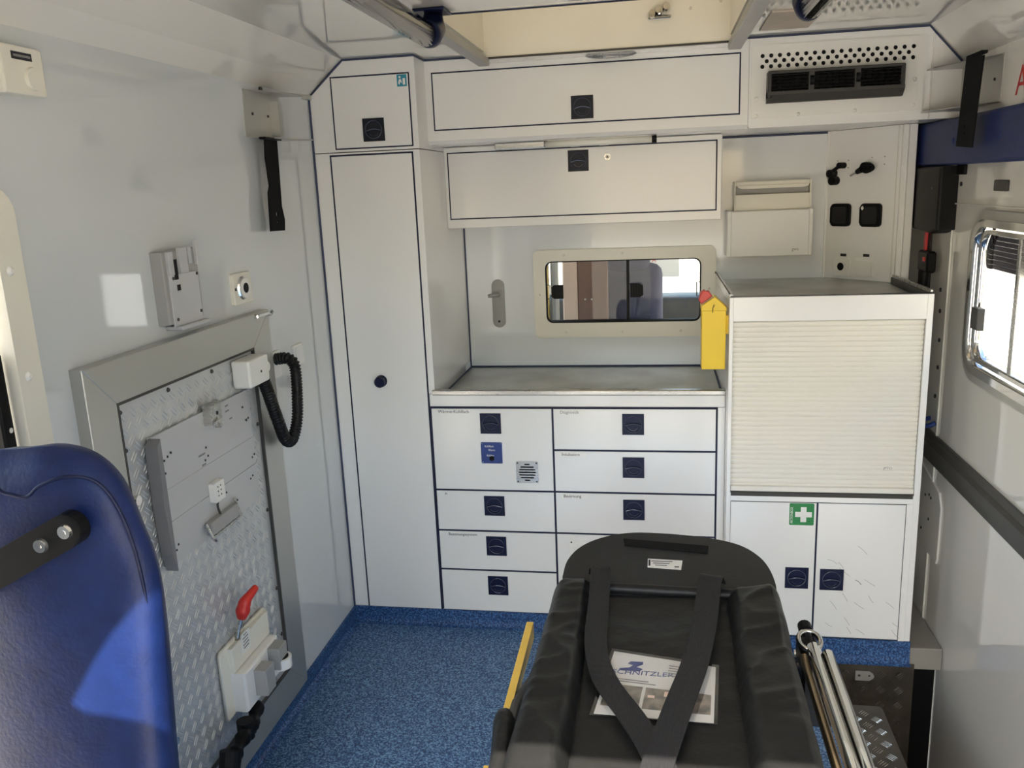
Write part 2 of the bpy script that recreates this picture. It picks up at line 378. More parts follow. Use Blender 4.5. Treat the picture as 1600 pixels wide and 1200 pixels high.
# cab beyond the bulkhead window
struct('ceiling_cab', bx(-1.15, .95, .66, 2.70, 1.90, 1.95), 'mgrey')
bm = B(); box(bm, -1.15, -1.10, .66, 2.7, -.05, .9); box(bm, -1.15, -1.10, 1.3, 1.45, .9, 1.9); struct('wall_cab', bm, 'mgrey')
cabf = struct('floor_cab', bx(-1.1, .9, .70, 2.4, -.05, 0), 'dgrey')
t = thing('driver_seat', 'dark driver seat with headrest seen through the bulkhead window', 'seat', (-.13, 1.15, 0))
bm = B(); box(bm, -.26, .02, .93, 1.04, .35, 1.24, .05, 3); obj('backrest', bm, 'cabgrey', t, smooth=True)
bm = B(); box(bm, -.225, -.035, .92, 1.02, 1.20, 1.50, .045, 3); obj('headrest', bm, 'cabgrey', t, smooth=True)
bm = B(); box(bm, -.26, .02, 1.00, 1.45, .28, .42, .04, 3); obj('seat', bm, 'cabgrey', t, smooth=True)
bm = B(); box(bm, -.22, -.02, 1.05, 1.38, 0, .30, .01); obj('base', bm, 'black', t)
t = thing('cab_partition', 'brown cab partition board with pink edge behind the window glass', 'panel', (-.30, .87, 0))
obj('board', bx(-.345, -.215, .86, .90, 0, 1.6, .004), 'brown', t)
obj('edge_board', bx(-.410, -.346, .855, .905, 0, 1.6, .006), 'pink', t)
dots('screw', front(.86), ((-.312, 1.10), (-.285, 1.10)), .004, 0, .003, 'chrome', t)
t = thing('cab_door_pillar', 'yellow and grey cab pillar at the window end', 'pillar', (-.62, 1.2, 0))
obj('post', bx(-.545, -.515, 1.18, 1.24, 0, 1.7, .01), 'yframe', t); obj('trim', bx(-.505, -.47, 1.19, 1.25, 0, 1.7, .012), 'mgrey', t)
t = thing('cab_windscreen', 'black-framed windscreen and dashboard at the far end of the cab', 'windscreen', (-.1, 2.65, 0))
obj('glass_pane', bx(-1.0, .8, 2.625, 2.63, .95, 1.85), 'glass', t)
bm = B(); box(bm, -1.04, -1.0, 2.60, 2.66, .9, 1.9, .005); box(bm, .8, .84, 2.60, 2.66, .9, 1.9, .005); box(bm, -1.04, .84, 2.60, 2.66, 1.85, 1.9, .005); obj('frame', bm, 'black', t)
obj('dashboard', bx(-1.04, .84, 2.35, 2.66, .0, .90, .04, 3), 'dgrey', t, smooth=True)
t = thing('workshop_poster', 'white poster with crossed spanners hung outside the cab', 'poster', (.07, 2.6, 1.20))
obj('sheet', bx(-.185, .13, 2.61, 2.624, 1.0, 1.24), 'paper', t)
FP = front(2.61)
obj('lettering', textbm('STATTFA', .040, FP, -.175, 1.095, .001), 'redprint', t)
bm = B()
for s in (1, -1):
    f = Fr((-.108, 2.61, 1.045), (math.cos(s*.75), 0, math.sin(s*.75)), (-math.sin(s*.75), 0, math.cos(s*.75)), (0, -1, 0))
    prism(bm, rect(-.038, .038, -.004, .004), f, .001, .003)
    for e in (-1, 1):
        prism(bm, [(e*.036, -.005), (e*.048, -.014), (e*.060, -.011), (e*.049, -.004), (e*.049, .004), (e*.060, .011), (e*.048, .014), (e*.036, .005)], f, .001, .003)
obj('spanner_print', bm, 'print', t)

# ---------------------------------------------------------------- latches (shared meshes)
def latch_meshes(key, m):
    f = Fr((0, 0, 0), (1, 0, 0), (0, 0, 1), (0, -1, 0)); s = .0368
    bm = holed(B(), rect(-s, s, -s, s), [circ(0, 0, .0285, 28)], f, 0, .004)
    prism(bm, rect(-s, s, -s, s), f, -.0005, .0006)
    old = set(bm.faces)
    pts = [f(a, b, .004) for a, b in circ(0, 0, .0285, 28)]; tube(bm, pts+[pts[0]], .0012, 6, cap=False)
    for q in bm.faces:
        if q not in old: q.material_index = 1
    bmesh.ops.recalc_face_normals(bm, faces=bm.faces)
    me = bpy.data.meshes.new('latch_plate'); bm.to_mesh(me); bm.free(); me.materials.append(M[m]); me.materials.append(M['glossnavy'])
    bm = B()
    # half-moon turn grip with a raised arched bar
    prism(bm, [(-.0265, -.002)]+[(.0265*math.cos(R(a)), .0265*math.sin(R(a))) for a in range(180, 361, 15)]+[(.0265, -.002)], f, .0006, .0030, bev=.0012)
    old = set(bm.faces)
    arch = [f(-.026+.052*i/10, -.004+.006*math.sin(math.pi*i/10), .0045+.002*math.sin(math.pi*i/10)) for i in range(11)]
    tube(bm, arch, .0022, 8)
    tube(bm, [f(.016*math.cos(R(a)), .016*math.sin(R(a))-.006, .0034) for a in range(200, 341, 14)], .0009, 6)
    for q in bm.faces:
        if q not in old: q.material_index = 1
    bmesh.ops.recalc_face_normals(bm, faces=bm.faces)
    me2 = bpy.data.meshes.new('turn_grip'); bm.to_mesh(me2); bm.free(); me2.materials.append(M[m]); me2.materials.append(M['glossnavy'])
    return me, me2
LM = {'navy': latch_meshes('n', 'navy'), 'dark': latch_meshes('d', 'latchdark')}
def latch(parent, x, y, z, key, sub=True):
    """joined latch (sub-part level) or plate + grip"""
    a = link('latch', LM[key][0], (x, y, z), parent); link('turn_grip', LM[key][1], (x, y, z), parent); return a

def door(parent, fr_y, x0, x1, z0, z1, name='door', gm='gasket', gw=.0055, proud=.003, lab=None):
    f = front(fr_y)
    g = obj('gasket', pr(rect(x0-gw, x1+gw, z0-gw, z1+gw), f, 0, .0012), gm, parent)
    d = obj(name, pr(rect(x0, x1, z0, z1), f, 0, proud, bev=.0012, seg=1), 'lam', parent, lab)
    return d

# ---------------------------------------------------------------- tall cabinet + corner locker (left)
t = thing('tall_cabinet', 'tall narrow white cabinet with round navy knob beside the left wall', 'cabinet', (-.96, .29, .06))
bm = B()
prism(bm, [(XL+.002, .058), (-.798, .058), (-.798, .890), (-.776, .890), (-.776, 1.722), (XL+.002, 1.722)], F0, -(YB-.002), 0)
obj('body', bm, 'lam', t)
d = door(t, 0, -1.083, -.803, .060, 1.711)
kb = B(); cyl(kb, F0, -.967, .938, .021, .003, .008, 24); cyl(kb, F0, -.967, .938, .018, .008, .030, 24, .019)
cyl(kb, F0, -.967, .938, .019, .030, .034, 24, .015)
obj('knob', kb, 'navy', d)
t = thing('corner_locker', 'small white overhead locker above the tall cabinet', 'locker', (-.96, .29, 1.725))
obj('body', pr([(XL, 1.725), (-.776, 1.725), (-.776, ZC), (-1.018, ZC), (XL, ZW)], F0, -YB, 0), 'lam', t)
d = door(t, 0, -1.061, -.799, 1.737, 1.960, gw=.0045)
latch(d, -.926, -.003, 1.791, 'dark')
s = obj('picture_sticker', pr(rect(-.836, -.803, 1.921, 1.958), F0, .003, .0036), 'teal', d)
bm = B(); cyl(bm, F0, -.826, 1.950, .0035, .0036, .0040, 12)
prism(bm, [(-.832, 1.932), (-.828, 1.944), (-.822, 1.944), (-.818, 1.930), (-.824, 1.936), (-.828, 1.926)], F0, .0036, .0040)
prism(bm, rect(-.816, -.808, 1.926, 1.946), F0, .0036, .0040)
obj('pictogram', bm, 'white', d)

# ---------------------------------------------------------------- upper flap cabinet
t = thing('overhead_flap_cabinet', 'wide white flap cabinet directly under the ceiling', 'cabinet', (-.25, .36, 1.74))
bm = B(); fx = Fr((0, 0, 0), (0, 1, 0), (0, 0, 1), (1, 0, 0))
prism(bm, [(.125, 1.752), (.137, 1.740), (YB, 1.740), (YB, ZC), (.125, ZC)], fx, -.776, .285)
obj('body', bm, 'lam', t)
d = door(t, .125, -.749, .256, 1.789, 1.969, gw=.0045)
latch(d, -.246, .122, 1.835, 'dark')
# AC bulkhead
t = thing('air_conditioner_bulkhead', 'white ventilation bulkhead with hole rows, right of the flap cabinet', 'air conditioner', (.60, .36, 1.74))
bm = B()
prism(bm, [(.286, 1.745), (.292, 1.740), (XR, 1.740), (XR, ZW), (.816, ZC), (.286, ZC)], FU, -(YB-.125), 0)
obj('body', bm, 'lam', t)
holes = []
for r_, (z, n, off) in enumerate(((1.957, 18, 0), (1.941, 17, .013), (1.925, 18, 0))):
    for i in range(n): holes.append(circ(.326+off+i*.0263, z, .0066, 12))
bm = holed(B(), rr(.294, .808, 1.768, 1.989, .006, 3), holes, FU, .0, .005)
obj('perforated_plate', bm, 'white', t)
obj('hole_backing', pr(rect(.312, .786, 1.914, 1.967), FU, .0, .0006), 'black', t)
dots('rivet', FU, ((.310, 1.83), (.310, 1.776), (.44, 1.776), (.61, 1.778), (.782, 1.785), (.782, 1.86)), .006, .005, .0075, 'white', t, 12, .003)
obj('seam_strip', bx(.828, .832, .121, .126, 1.742, 1.990), 'ceil', t)
v = thing('air_outlet', 'dark grey three-part air outlet below the hole rows', 'vent', (.548, .12, 1.82))
bm = B()
prof = [(0, 1.818), (.022, 1.818), (.060, 1.846), (.060, 1.905), (.052, 1.915), (0, 1.915)]
fv = Fr((0, .120, -.006), (0, -1, 0), (0, 0, 1), (1, 0, 0))
# housing as bars around the louvre openings
box(bm, .339, .351, .075, .120, 1.822, 1.904, .004); box(bm, .731, .743, .075, .120, 1.822, 1.904, .004)
prism(bm, [(0, 1.818), (.022, 1.818), (.046, 1.840), (.046, 1.850), (0, 1.850)], fv, .339, .743)
box(bm, .339, .743, .075, .120, 1.897, 1.906, .003)
for a in (.461, .597): box(bm, a, a+.018, .077, .120, 1.840, 1.902, .002)
box(bm, .341, .741, .112, .120, 1.836, 1.902)
obj('housing', bm, 'dgrey', v)
for a0, a1 in ((.352, .460), (.480, .596), (.616, .730)):
    for k in range(5):
        z = 1.852+k*.0100
        obj('louvre_slat', bx(a0, a1, .079, .098, z-.0012, z+.0012), 'black', v)
    bm = B()
    for k in range(1, 6): a = a0+(a1-a0)*k/6; box(bm, a-.001, a+.001, .098, .109, 1.846, 1.898)
    obj('vane', bm, 'black', v)
    obj('backing', bx(a0, a1, .109, .112, 1.845, 1.899), 'black', v)
for a in (.470, .606):
    bm = B(); tube(bm, [(a-.005, .078, 1.872), (a+.005, .078, 1.872)], .014, 20); obj('dial', bm, 'black', v)

# ---------------------------------------------------------------- middle cabinet with light bar
t = thing('middle_flap_cabinet', 'white flap cabinet above the bulkhead window, under the light bar', 'cabinet', (-.28, .46, 1.445))
obj('body', bx(-.776, .221, .326, YB, 1.445, 1.738, .003), 'lam', t)
d = door(t, .326, -.759, .200, 1.482, 1.715, gw=.0045)
latch(d, -.281, .323, 1.670, 'dark')
bm = B(); cyl(bm, FM, -.177, 1.679, .012, .003, .007, 20); cyl(bm, FM, -.177, 1.679, .006, .007, .009, 16, .004); obj('key_lock', bm, 'steel', d)
bm = B(); cyl(bm, FM, -.177, 1.679, .003, .009, .0096, 10); obj('keyhole', bm, 'black', d)
bm = B(); cyl(bm, FM, -.25, 1.452, .004, 0, .002, 8); cyl(bm, FM, -.02, 1.452, .004, 0, .002, 8)
t = thing('light_bar', 'slim switched-off tube lamp under the overhead cabinet', 'lamp', (-.29, .24, 1.715))
obj('housing', bx(-.566, -.388, .225, .255, 1.716, 1.741, .004, 2), 'steel', t)
bm = B(); tube(bm, [(-.388, .24, 1.728), (-.020, .24, 1.728)], .011, 16); obj('tube', bm, 'lens', t, smooth=True)
bm = B(); tube(bm, [(-.020, .24, 1.728), (-.004, .24, 1.728)], .012, 16); obj('end_cap', bm, 'black', t)
bm = B(); box(bm, -.388, -.012, .238, .256, 1.734, 1.742); box(bm, -.30, -.27, .25, .262, 1.716, 1.741); box(bm, -.20, -.17, .25, .262, 1.716, 1.741); obj('backing_rail', bm, 'white', t)

# ---------------------------------------------------------------- drawer cabinet
t = thing('drawer_cabinet', 'white drawer unit with dark blue joints below the steel worktop', 'cabinet', (-.29, .29, .06))
bm = B(); box(bm, -.795, .219, .0, YB, .060, .8435); obj('body', bm, 'lam', t)
obj('joint_backing', pr(rect(-.7965, .196, .062, .8435), F0, 0, .0012), 'gasket', t)
X0, X1, X2 = -.795, -.361, .193; g = .0035
def panel(name, x0, x1, z0, z1):
    return obj(name, pr(rect(x0+g, x1-g, z0+g, z1-g), F0, 0, .004, bev=.001, seg=1), 'lam', t)
def lettering(p, s, x, z, size=.0150, sx=1.0, m='print', y=-.004, name='lettering'):
    return obj(name, textbm(s, size, front(y), x, z, .0004, sx=sx), m, p)
fr = panel('door', X0, X1, .534, .840); latch(fr, -.580, -.004, .784, 'navy'); lettering(fr, 'Wärme-Kühlfach', -.768, .8215, .0155, 1.05)
pl = obj('control_plate', pr(rr(-.619, -.543, .637, .715, .003, 2), F0, .004, .006), M['blueprint'], fr)
dots('screw', F0, [(a, b) for a in (-.614, -.548) for b in (.642, .710)], .0025, .006, .007, 'chrome', fr)
for k, s_ in enumerate(('Kühlfach', 'Warm', 'Kühlen')): lettering(fr, s_, -.581-.006*len(s_)/2, .697-.014*k-.006*(k > 1), .011, .85, 'white', -.006)
bm = B(); cyl(bm, F0, -.581, .656, .009, .006, .009, 16); obj('control_knob', bm, 'black', fr)
bm = B(); sl = []
for k in range(7):
    hw = (.010, .024, .029, .031, .029, .024, .010)[k]; z = .635-.0098*k; sl.append(rr(-.4565-hw, -.4565+hw, z-.0026, z+.0026, .0024, 3))
obj('ventilation_grille', holed(B(), rr(-.496, -.417, .566, .646, .004, 3), sl, F0, .004, .006), 'steel', fr)
obj('grille_backing', pr(rect(-.490, -.423, .570, .642), F0, .004, .0044), 'black', fr)
dots('grille_screw', F0, [(a, b) for a in (-.490, -.423) for b in (.572, .640)], .0028, .006, .0072, 'print', fr)
for (x0, x1, z0, z1, lx, lz, txt, tx, ps) in ((X0, X1, .378, .534, -.580, .477, "P-", -.760, .012), (X0, X1, .224, .378, -.580, .322, 'Beatmungssystem', -.757, .0150),
        (X0, X1, .058, .224, -.581, .166, None, 0, 0), (X1, X2, .688, .840, -.085, .784, 'Diagnostik', -.335, .0155),
        (X1, X2, .534, .688, -.085, .629, 'Intubation', -.333, .0155), (X1, X2, .378, .534, -.085, .474, 'Beatmung', -.330, .0155)):
    d = panel('drawer', x0, x1, z0, z1); latch(d, lx, -.004, lz, 'navy')
    if txt:
        m_ = 'greyprint' if txt == 'Diagnostik' else 'print'
        lettering(d, txt, tx, z1-.0195, ps, 1.0, m_)
        if x0 == X1: obj('label_strip', pr(rr(tx-.012, tx+.088, z1-.024, z1-.004, .003, 2), F0, .004, .0043), 'white', d)
d = panel('door', X1, .036, .058, .378)
bm = holed(B(), rr(-.312, -.232, .300, .352, .004, 3), [rr(-.303, -.241, .334-.012*k, .339-.012*k, .002, 2) for k in range(3)], F0, .004, .006)
obj('vent_plate', bm, 'white', d); bm = B(); cyl(bm, F0, -.307, .346, .003, .006, .0075, 10); obj('screw', bm, 'print', d)
panel('door', .036, X2, .058, .378)
obj('side_frame', pr(rect(.197, .219, .060, .8435), F0, 0, .004), 'lam', t)
# worktop
t = thing('steel_worktop', 'sunken worn steel worktop with raised front lip above the drawers', 'worktop', (-.28, .29, .845))
bm = B(); box(bm, -.796, .219, .0, .02, .8445, .888, .001); box(bm, -.776, .219, .02, YB, .8445, .852); obj('front_rail', bm, 'lam', t)
obj('steel_sheet', bx(-.775, .218, .018, YB-.001, .852, .859, .001), 'sink', t)
bm = B()
prism(bm, [(0.002, .882), (-.004, .888), (-.004, .900), (.000, .904), (.016, .904), (.020, .898), (.022, .859), (.016, .859)], fx, -.785, .219)
obj('steel_lip', bm, 'steel', t)
bm = B(); tube(bm, [(-.773, .02, .861), (-.773, YB, .861)], .003, 6); tube(bm, [(.216, .02, .861), (.216, YB, .861)], .003, 6); obj('seam', bm, 'caulk', t)

# ---------------------------------------------------------------- shutter cabinet
t = thing('shutter_cabinet', 'white cabinet with cream roller shutter and two doors below it', 'cabinet', (.52, .24, .08))
bm = B()
box(bm, .220, .229, -.108, YB, .078, 1.200); box(bm, .800, .812, -.108, YB, .078, 1.200); box(bm, .229, .800, -.108, YB, .078, .10)
box(bm, .229, .800, -.06, YB, .545, .556); box(bm, .229, .800, .2, .21, .556, 1.15); box(bm, .229, .800, -.09, YB, 1.180, 1.198)
box(bm, .229, .800, -.1078, -.05, .078, .575)
obj('body', bm, 'lam', t)
bm = B()
box(bm, .219, .231, -.114, -.104, .078, 1.226, .001); box(bm, .795, .813, -.114, -.104, .078, 1.226, .001)
box(bm, .231, .795, -.114, -.104, 1.150, 1.226, .001); box(bm, .231, .795, -.114, -.104, .557, .585, .001)
box(bm, .776, .795, -.114, -.104, .078, .557); box(bm, .231, .233, -.112, -.104, .078, .557)
obj('face_frame', bm, 'lam', t)
sh = obj('shutter', bx(.231, .795, -.096, -.092, .602, 1.150), 'slat', t)
n = 34; p = (1.150-.602)/n
f = front(-.096)
bm = B(); prf = [(-.002, 0), (.0030, .0006), (.0046, p*.25), (.0046, p*.60), (.0026, p*.80), (-.001, p*.86), (-.002, p)]
rings = []
for a in (-.282, .282): rings.append([bm.verts.new((a, -c, z-p/2)) for c, z in prf])
for i in range(len(prf)): bm.faces.new((rings[0][i], rings[0][(i+1) % len(prf)], rings[1][(i+1) % len(prf)], rings[1][i]))
bm.faces.new(rings[0]); bm.faces.new(rings[1][::-1]); bmesh.ops.recalc_face_normals(bm, faces=bm.faces)
sm = bpy.data.meshes.new('slat'); bm.to_mesh(sm); bm.free(); sm.materials.append(M['slat'])
for i in range(n): link('slat', sm, (.513, -.096, .602+p*(i+.5)), sh)
obj('bottom_rail', bx(.232, .794, -.113, -.094, .590, .608, .003, 2), 'slat', t)
obj('dark_gap_strip', bx(.233, .792, -.1155, -.108, .575, .589, .001), 'dgrey', t)  # dark strip painting the shaded gap under the shutter
lettering(sh, 'JPTO', .702, .668, .012, 1.0, 'greyprint', -.1003)
for x0, x1, lx, lz in ((.234, .503, .449, .292), (.509, .774, .559, .290)):
    d = door(t, -.108, x0, x1, .082, .554, gw=.003, proud=.006)
    latch(d, lx, -.114, lz, 'navy')
    if x0 < .3:
        fs = front(-.114)
        obj('first_aid_sign', pr(rr(.419, .496, .478, .553, .004, 3), fs, 0, .001), 'green', d, 'green first aid sticker with white cross')
        bm = B(); c, e = .463, .515; prism(bm, [(c-.009, e-.026), (c+.009, e-.026), (c+.009, e-.009), (c+.026, e-.009), (c+.026, e+.009), (c+.009, e+.009), (c+.009, e+.026), (c-.009, e+.026), (c-.009, e+.009), (c-.026, e+.009), (c-.026, e-.009), (c-.009, e-.009)], fs, .001, .0016)
        obj('white_cross', bm, 'white', d)
        fv_ = Fr((.430, -.114, .483), (0, 0, 1), (-1, 0, 0), (0, -1, 0))
        obj('sign_lettering', textbm('AKTIONBOX', .012, fv_, 0, 0, .0012, sx=.82), 'white', d)
    else:
        fs = front(-.114); bm = B(); rs = random.Random(7)
        for k in range(16):
            a, z = rs.uniform(.53, .76), rs.uniform(.10, .47); L = rs.uniform(.012, .045); an = R(rs.uniform(-60, -25)); cv = rs.uniform(-.004, .006)
            tube(bm, [fs(a+L*s*math.cos(an), z+L*s*math.sin(an)+cv*math.sin(math.pi*s), .0001) for s in (0, .25, .5, .75, 1)], .0005, 4)
        tube(bm, [fs(.625+.03*math.sin(R(q)), .262+.03*math.cos(R(q)), .0001) for q in range(15, 75, 10)], .0011, 4)
        obj('scratch', bm, 'greyprint', d, kind='stuff')
bm = B()
t2 = thing('steel_tray_top', 'steel tray top with raised edges on the shutter cabinet', 'worktop', (.52, .24, 1.20))
obj('tray_sheet', bx(.232, .800, -.096, YB-.002, 1.1985, 1.2035, .001), 'sink', t2)
bm = B(); prism(bm, [(-.115, 1.2265), (-.108, 1.2300), (-.100, 1.2265), (-.096, 1.2035), (-.1035, 1.2035), (-.1035, 1.2265)], fx, .222, .812); obj('front_lip', bm, 'steel', t2)
bm = B(); box(bm, .2195, .230, -.1035, .57, 1.2005, 1.234, .0015); obj('left_lip', bm, 'lam', t2)
bm = B(); tube(bm, [(.2195, -.10, 1.236), (.2195, .57, 1.236), (.2195, .585, 1.222)], .0022, 6); obj('edge_seam', bm, 'black', t2)
bm = B(); box(bm, .803, .8125, -.1035, .33, 1.2005, 1.238, .002); obj('right_lip', bm, 'steel', t2)
bm = B(); box(bm, .800, .804, -.10, .33, 1.2035, 1.228, .001); obj('inner_lip', bm, 'dgrey', t2)

# ---------------------------------------------------------------- corner control panel
P0 = Vector((.62, .592, 0)); DU = Vector((.63, -.78, 0)).normalized()
CP = Fr(P0, DU, (0, 0, 1), (-.78, -.63, 0))
Lc = .335
t = thing('control_panel', 'angled white control panel in the corner above the steel tray', 'panel', (.72, .45, 1.204))
obj('board', pr(rect(0, Lc, 1.204, 1.739), CP, -.02, 0, bev=.001), 'lam', t)
obj('side_board', bx(.815, .86, .335, YB, 1.204, 1.739, .002), 'lam', t)
obj('edge_strip', pr(rect(Lc-.04, Lc-.035, 1.204, 1.739), CP, 0, .0012), 'ceil', t)
obj('seam_strip', bx(.617, .625, YB-.010, YB, 1.2, 1.739, .001), 'lam', t)
def cpu(x, y): return (Vector((x, y, 0))-P0).dot(DU)
for k, (a, lab) in enumerate(((cpu(.667, .533), 'black square socket plate left of the pair'), (cpu(.749, .432), 'black square socket plate right of the pair with a white diamond'))):
    s = thing('power_socket', lab, 'socket', CP(a, 1.395), 'black sockets on the corner panel')
    obj('cover', pr(rr(a-.043, a+.043, 1.397, 1.479, .014, 5), CP, 0, .012, bev=.004), 'black', s)
    obj('flap', pr(rr(a-.031, a+.031, 1.408, 1.468, .008, 4), CP, .012, .015, bev=.0015), 'rubberedge', s)
    if k: obj('diamond_mark', pr([(a-.036, 1.463), (a-.029, 1.455), (a-.022, 1.463), (a-.029, 1.471)], CP, .0125, .0155), 'white', s)
for a, z, kk in ((cpu(.650, .555), 1.590, 0), (cpu(.735, .448), 1.606, 1)):
    s = thing('gas_coupling', ('black coupling with hanging plug, left on the corner panel' if kk == 0 else 'black coupling with looped cable, right on the corner panel'), 'coupling', CP(a, z), 'couplings on the corner panel')
    if kk == 0:
        bm = B(); tube(bm, [CP(a-.02, z, .015), CP(a+.03, z+.025, .02)], .0065, 10); tube(bm, [CP(a+.03, z+.025, 0), CP(a+.03, z+.025, .03)], .011, 12); obj('lever', bm, 'black', s)
        bm = B(); tube(bm, [CP(a-.012, z-.002, 0), CP(a-.012, z-.002, .03)], .014, 12); tube(bm, [CP(a-.002, z-.028, .0), CP(a-.002, z-.028, .028)], .016, 14); obj('plug', bm, 'black', s)
        bm = B(); tube(bm, [CP(a-.03, z-.018, .015), CP(a-.022, z-.008, .018)], .005, 8); obj('tip', bm, 'chrome', s)
    else:
        bm = B(); tube(bm, [CP(a, z, 0), CP(a, z, .03)], .016, 14); tube(bm, [CP(a-.034, z-.016, .02), CP(a-.01, z-.008, .025)], [.009, .012], 10); obj('body', bm, 'black', s)
        lp = spline([CP(a, z+.012, .02), CP(a+.03, z+.006, .025), CP(a+.036, z-.008, .025), CP(a+.01, z-.018, .025), CP(a-.015, z-.012, .022)], 5)
        bm = B(); tube(bm, lp, .0052, 8); obj('cable_loop', bm, 'black', s)
        bm = B(); tube(bm, [CP(a-.062, z-.028, .018), CP(a-.034, z-.016, .02)], .005, 8); obj('tip', bm, 'chrome', s)
dd = [(cpu(x, y), z) for x, y, z in ((.650, .555, 1.632), (.680, .518, 1.632), (.680, .518, 1.606), (.742, .440, 1.638), (.775, .400, 1.638), (.775, .400, 1.612))]
dots('screw_hole', CP, dd, .002, 0, .0006, 'print', t, 8)
for (x0, y0, x1, y1, za, zb, kk) in ((.651, .553, .701, .492, 1.215, 1.281, 0), (.713, .477, .765, .413, 1.218, 1.284, 1)):
    a0, a1 = cpu(x0, y0), cpu(x1, y1)
    s = thing('wall_socket' if kk == 0 else 'rocker_switch', ('small white wall socket with black centre on the corner panel' if kk == 0 else 'small blank white switch beside the corner panel socket'), 'socket' if kk == 0 else 'switch', CP((a0+a1)/2, za))
    obj('frame', pr(rr(a0, a1, za, zb, .005, 3), CP, 0, .008, bev=.002), 'white', s)
    m_ = (a0+a1)/2; zm = (za+zb)/2
    if kk == 0:
        bm = B(); cyl(bm, CP, m_, zm+.002, .026, .008, .010, 28); obj('ring', bm, 'white', s)
        bm = B(); cyl(bm, CP, m_, zm+.002, .0145, .010, .0108, 20); obj('socket_opening', bm, 'black', s)
    else: obj('rocker', pr(rect(a0+.008, a1-.008, za+.008, zb-.008), CP, .008, .012, bev=.001), 'white', s)
    obj('name_strip', pr(rect(m_-.010, m_+.016, zb+.006, zb+.016), CP, 0, .001), 'print', t)

# ---------------------------------------------------------------- glove dispenser
t = thing('glove_dispenser', 'cream and white dispenser box on the wall above the steel tray', 'dispenser', (.41, .55, 1.294))
f5 = front(.50)
obj('lower_tray', bx(.268, .550, .500, YB, 1.296, 1.465, .003, 2), 'white', t)
for a0 in (.254, .546): obj('side_rail', bx(a0, a0+.017, .496, YB, 1.296, 1.468, .003), 'white', t)
bm = B(); box(bm, .282, .286, .53, YB, 1.465, 1.572); box(bm, .552, .558, .53, YB, 1.465, 1.572); box(bm, .286, .552, .53, YB, 1.556, 1.572, .002)
box(bm, .286, .552, .53, YB, 1.465, 1.524, .001); box(bm, .286, .552, .57, YB, 1.52, 1.56)
obj('box', bm, 'cream', t)
obj('opening_lip', pr([(.290, 1.558), (.550, 1.558), (.545, 1.549), (.530, 1.545), (.310, 1.545), (.295, 1.549)], front(.53), 0, .006, bev=.001), 'cream', t)
obj('slot_backing', bx(.288, .550, .555, .57, 1.522, 1.556), 'mgrey', t)
obj('mark', textbm('gws', .016, f5, .490, 1.316, .0006), 'greyprint', t)

# ---------------------------------------------------------------- sharps container
t = thing('sharps_container', 'yellow sharps container with red lid hanging beside the shutter cabinet', 'container', (.178, -.02, .985))
bm = B()
prism(bm, [(.1385, .985), (.2130, .985), (.2140, 1.180), (.1375, 1.180)], front(-.055), -.075, 0, bev=.002)
obj('body', bm, 'yellow', t)
bm = B(); prism(bm, [(.1360, 1.176), (.2155, 1.176), (.2155, 1.186), (.178, 1.222), (.1360, 1.193)], front(-.058), -.08, 0, bev=.002); obj('shoulder', bm, 'yellow', t)
bm = B(); prism(bm, [(.136, 1.197), (.170, 1.222), (.160, 1.238), (.150, 1.236), (.146, 1.242), (.136, 1.236), (.128, 1.212)], front(-.05), -.04, 0, bev=.003); obj('lid', bm, 'red', t)
bm = B(); tube(bm, [(.176, -.060, 1.197), (.171, -.062, 1.185), (.171, -.062, 1.172)], .0012, 6); obj('tab', bm, 'print', t)
obj('wall_hook', bx(.213, .222, -.05, .01, 1.10, 1.16), 'yellow', t)

# ---------------------------------------------------------------- bulkhead window
wn1 = struct('window_1', holed(B(), rr(-.495, .222, .983, 1.337, .024, 5), [rr(-.448, .166, 1.042, 1.292, .028, 5)], FB, 0, .016), 'cream')
bm = holed(B(), rr(-.449, .167, 1.041, 1.293, .029, 5), [rr(-.443, .161, 1.047, 1.287, .025, 5)], FB, -.012, .010); o = obj('rubber_seal', bm, 'rubber', wn1)
obj('glass_pane', bx(-.447, .165, .606, .610, 1.043, 1.291), 'glass', wn1)
obj('glass_pane', bx(-.447, -.03, .622, .626, 1.043, 1.291), 'glass', wn1)
obj('sliding_frame', bx(-.125, -.113, .598, .628, 1.042, 1.292, .002), 'rubber', wn1)
obj('bottom_track', bx(-.446, .164, .598, .628, 1.040, 1.048), 'rubber', wn1)
for a in (-.404, -.084):
    bm = B(); prism(bm, [(-.024, -.018), (-.012, -.028), (.026, -.028), (.026, .028), (-.012, .028), (-.024, .018)] if a < -.2 else [(-.026, -.028), (.012, -.028), (.026, -.018), (.026, .018), (.012, .028), (-.026, .028)], Fr((a, .604, 1.167), (1, 0, 0), (0, 0, 1), (0, -1, 0)), 0, .012, bev=.002)
    for k in range(5): box(bm, a-.020+k*.010, a-.016+k*.010, .589, .594, 1.145, 1.189)
    obj('finger_grip', bm, 'black', wn1)
bm = B()
for a, s in ((-.447, 1), (.165, -1)):
    tube(bm, [(a, .60, 1.195), (a+s*.015, .60, 1.195), (a+s*.015, .60, 1.140), (a, .60, 1.140)], .0022, 6)
obj('catch', bm, 'dgrey', wn1)
dots('screw_cap', FB, ((-.47, 1.16), (-.14, 1.318), (.197, 1.17), (-.14, 1.006), (.09, 1.006), (-.37, 1.315), (-.37, 1.004)), .0055, .016, .018, 'cream', wn1, 12, .003)
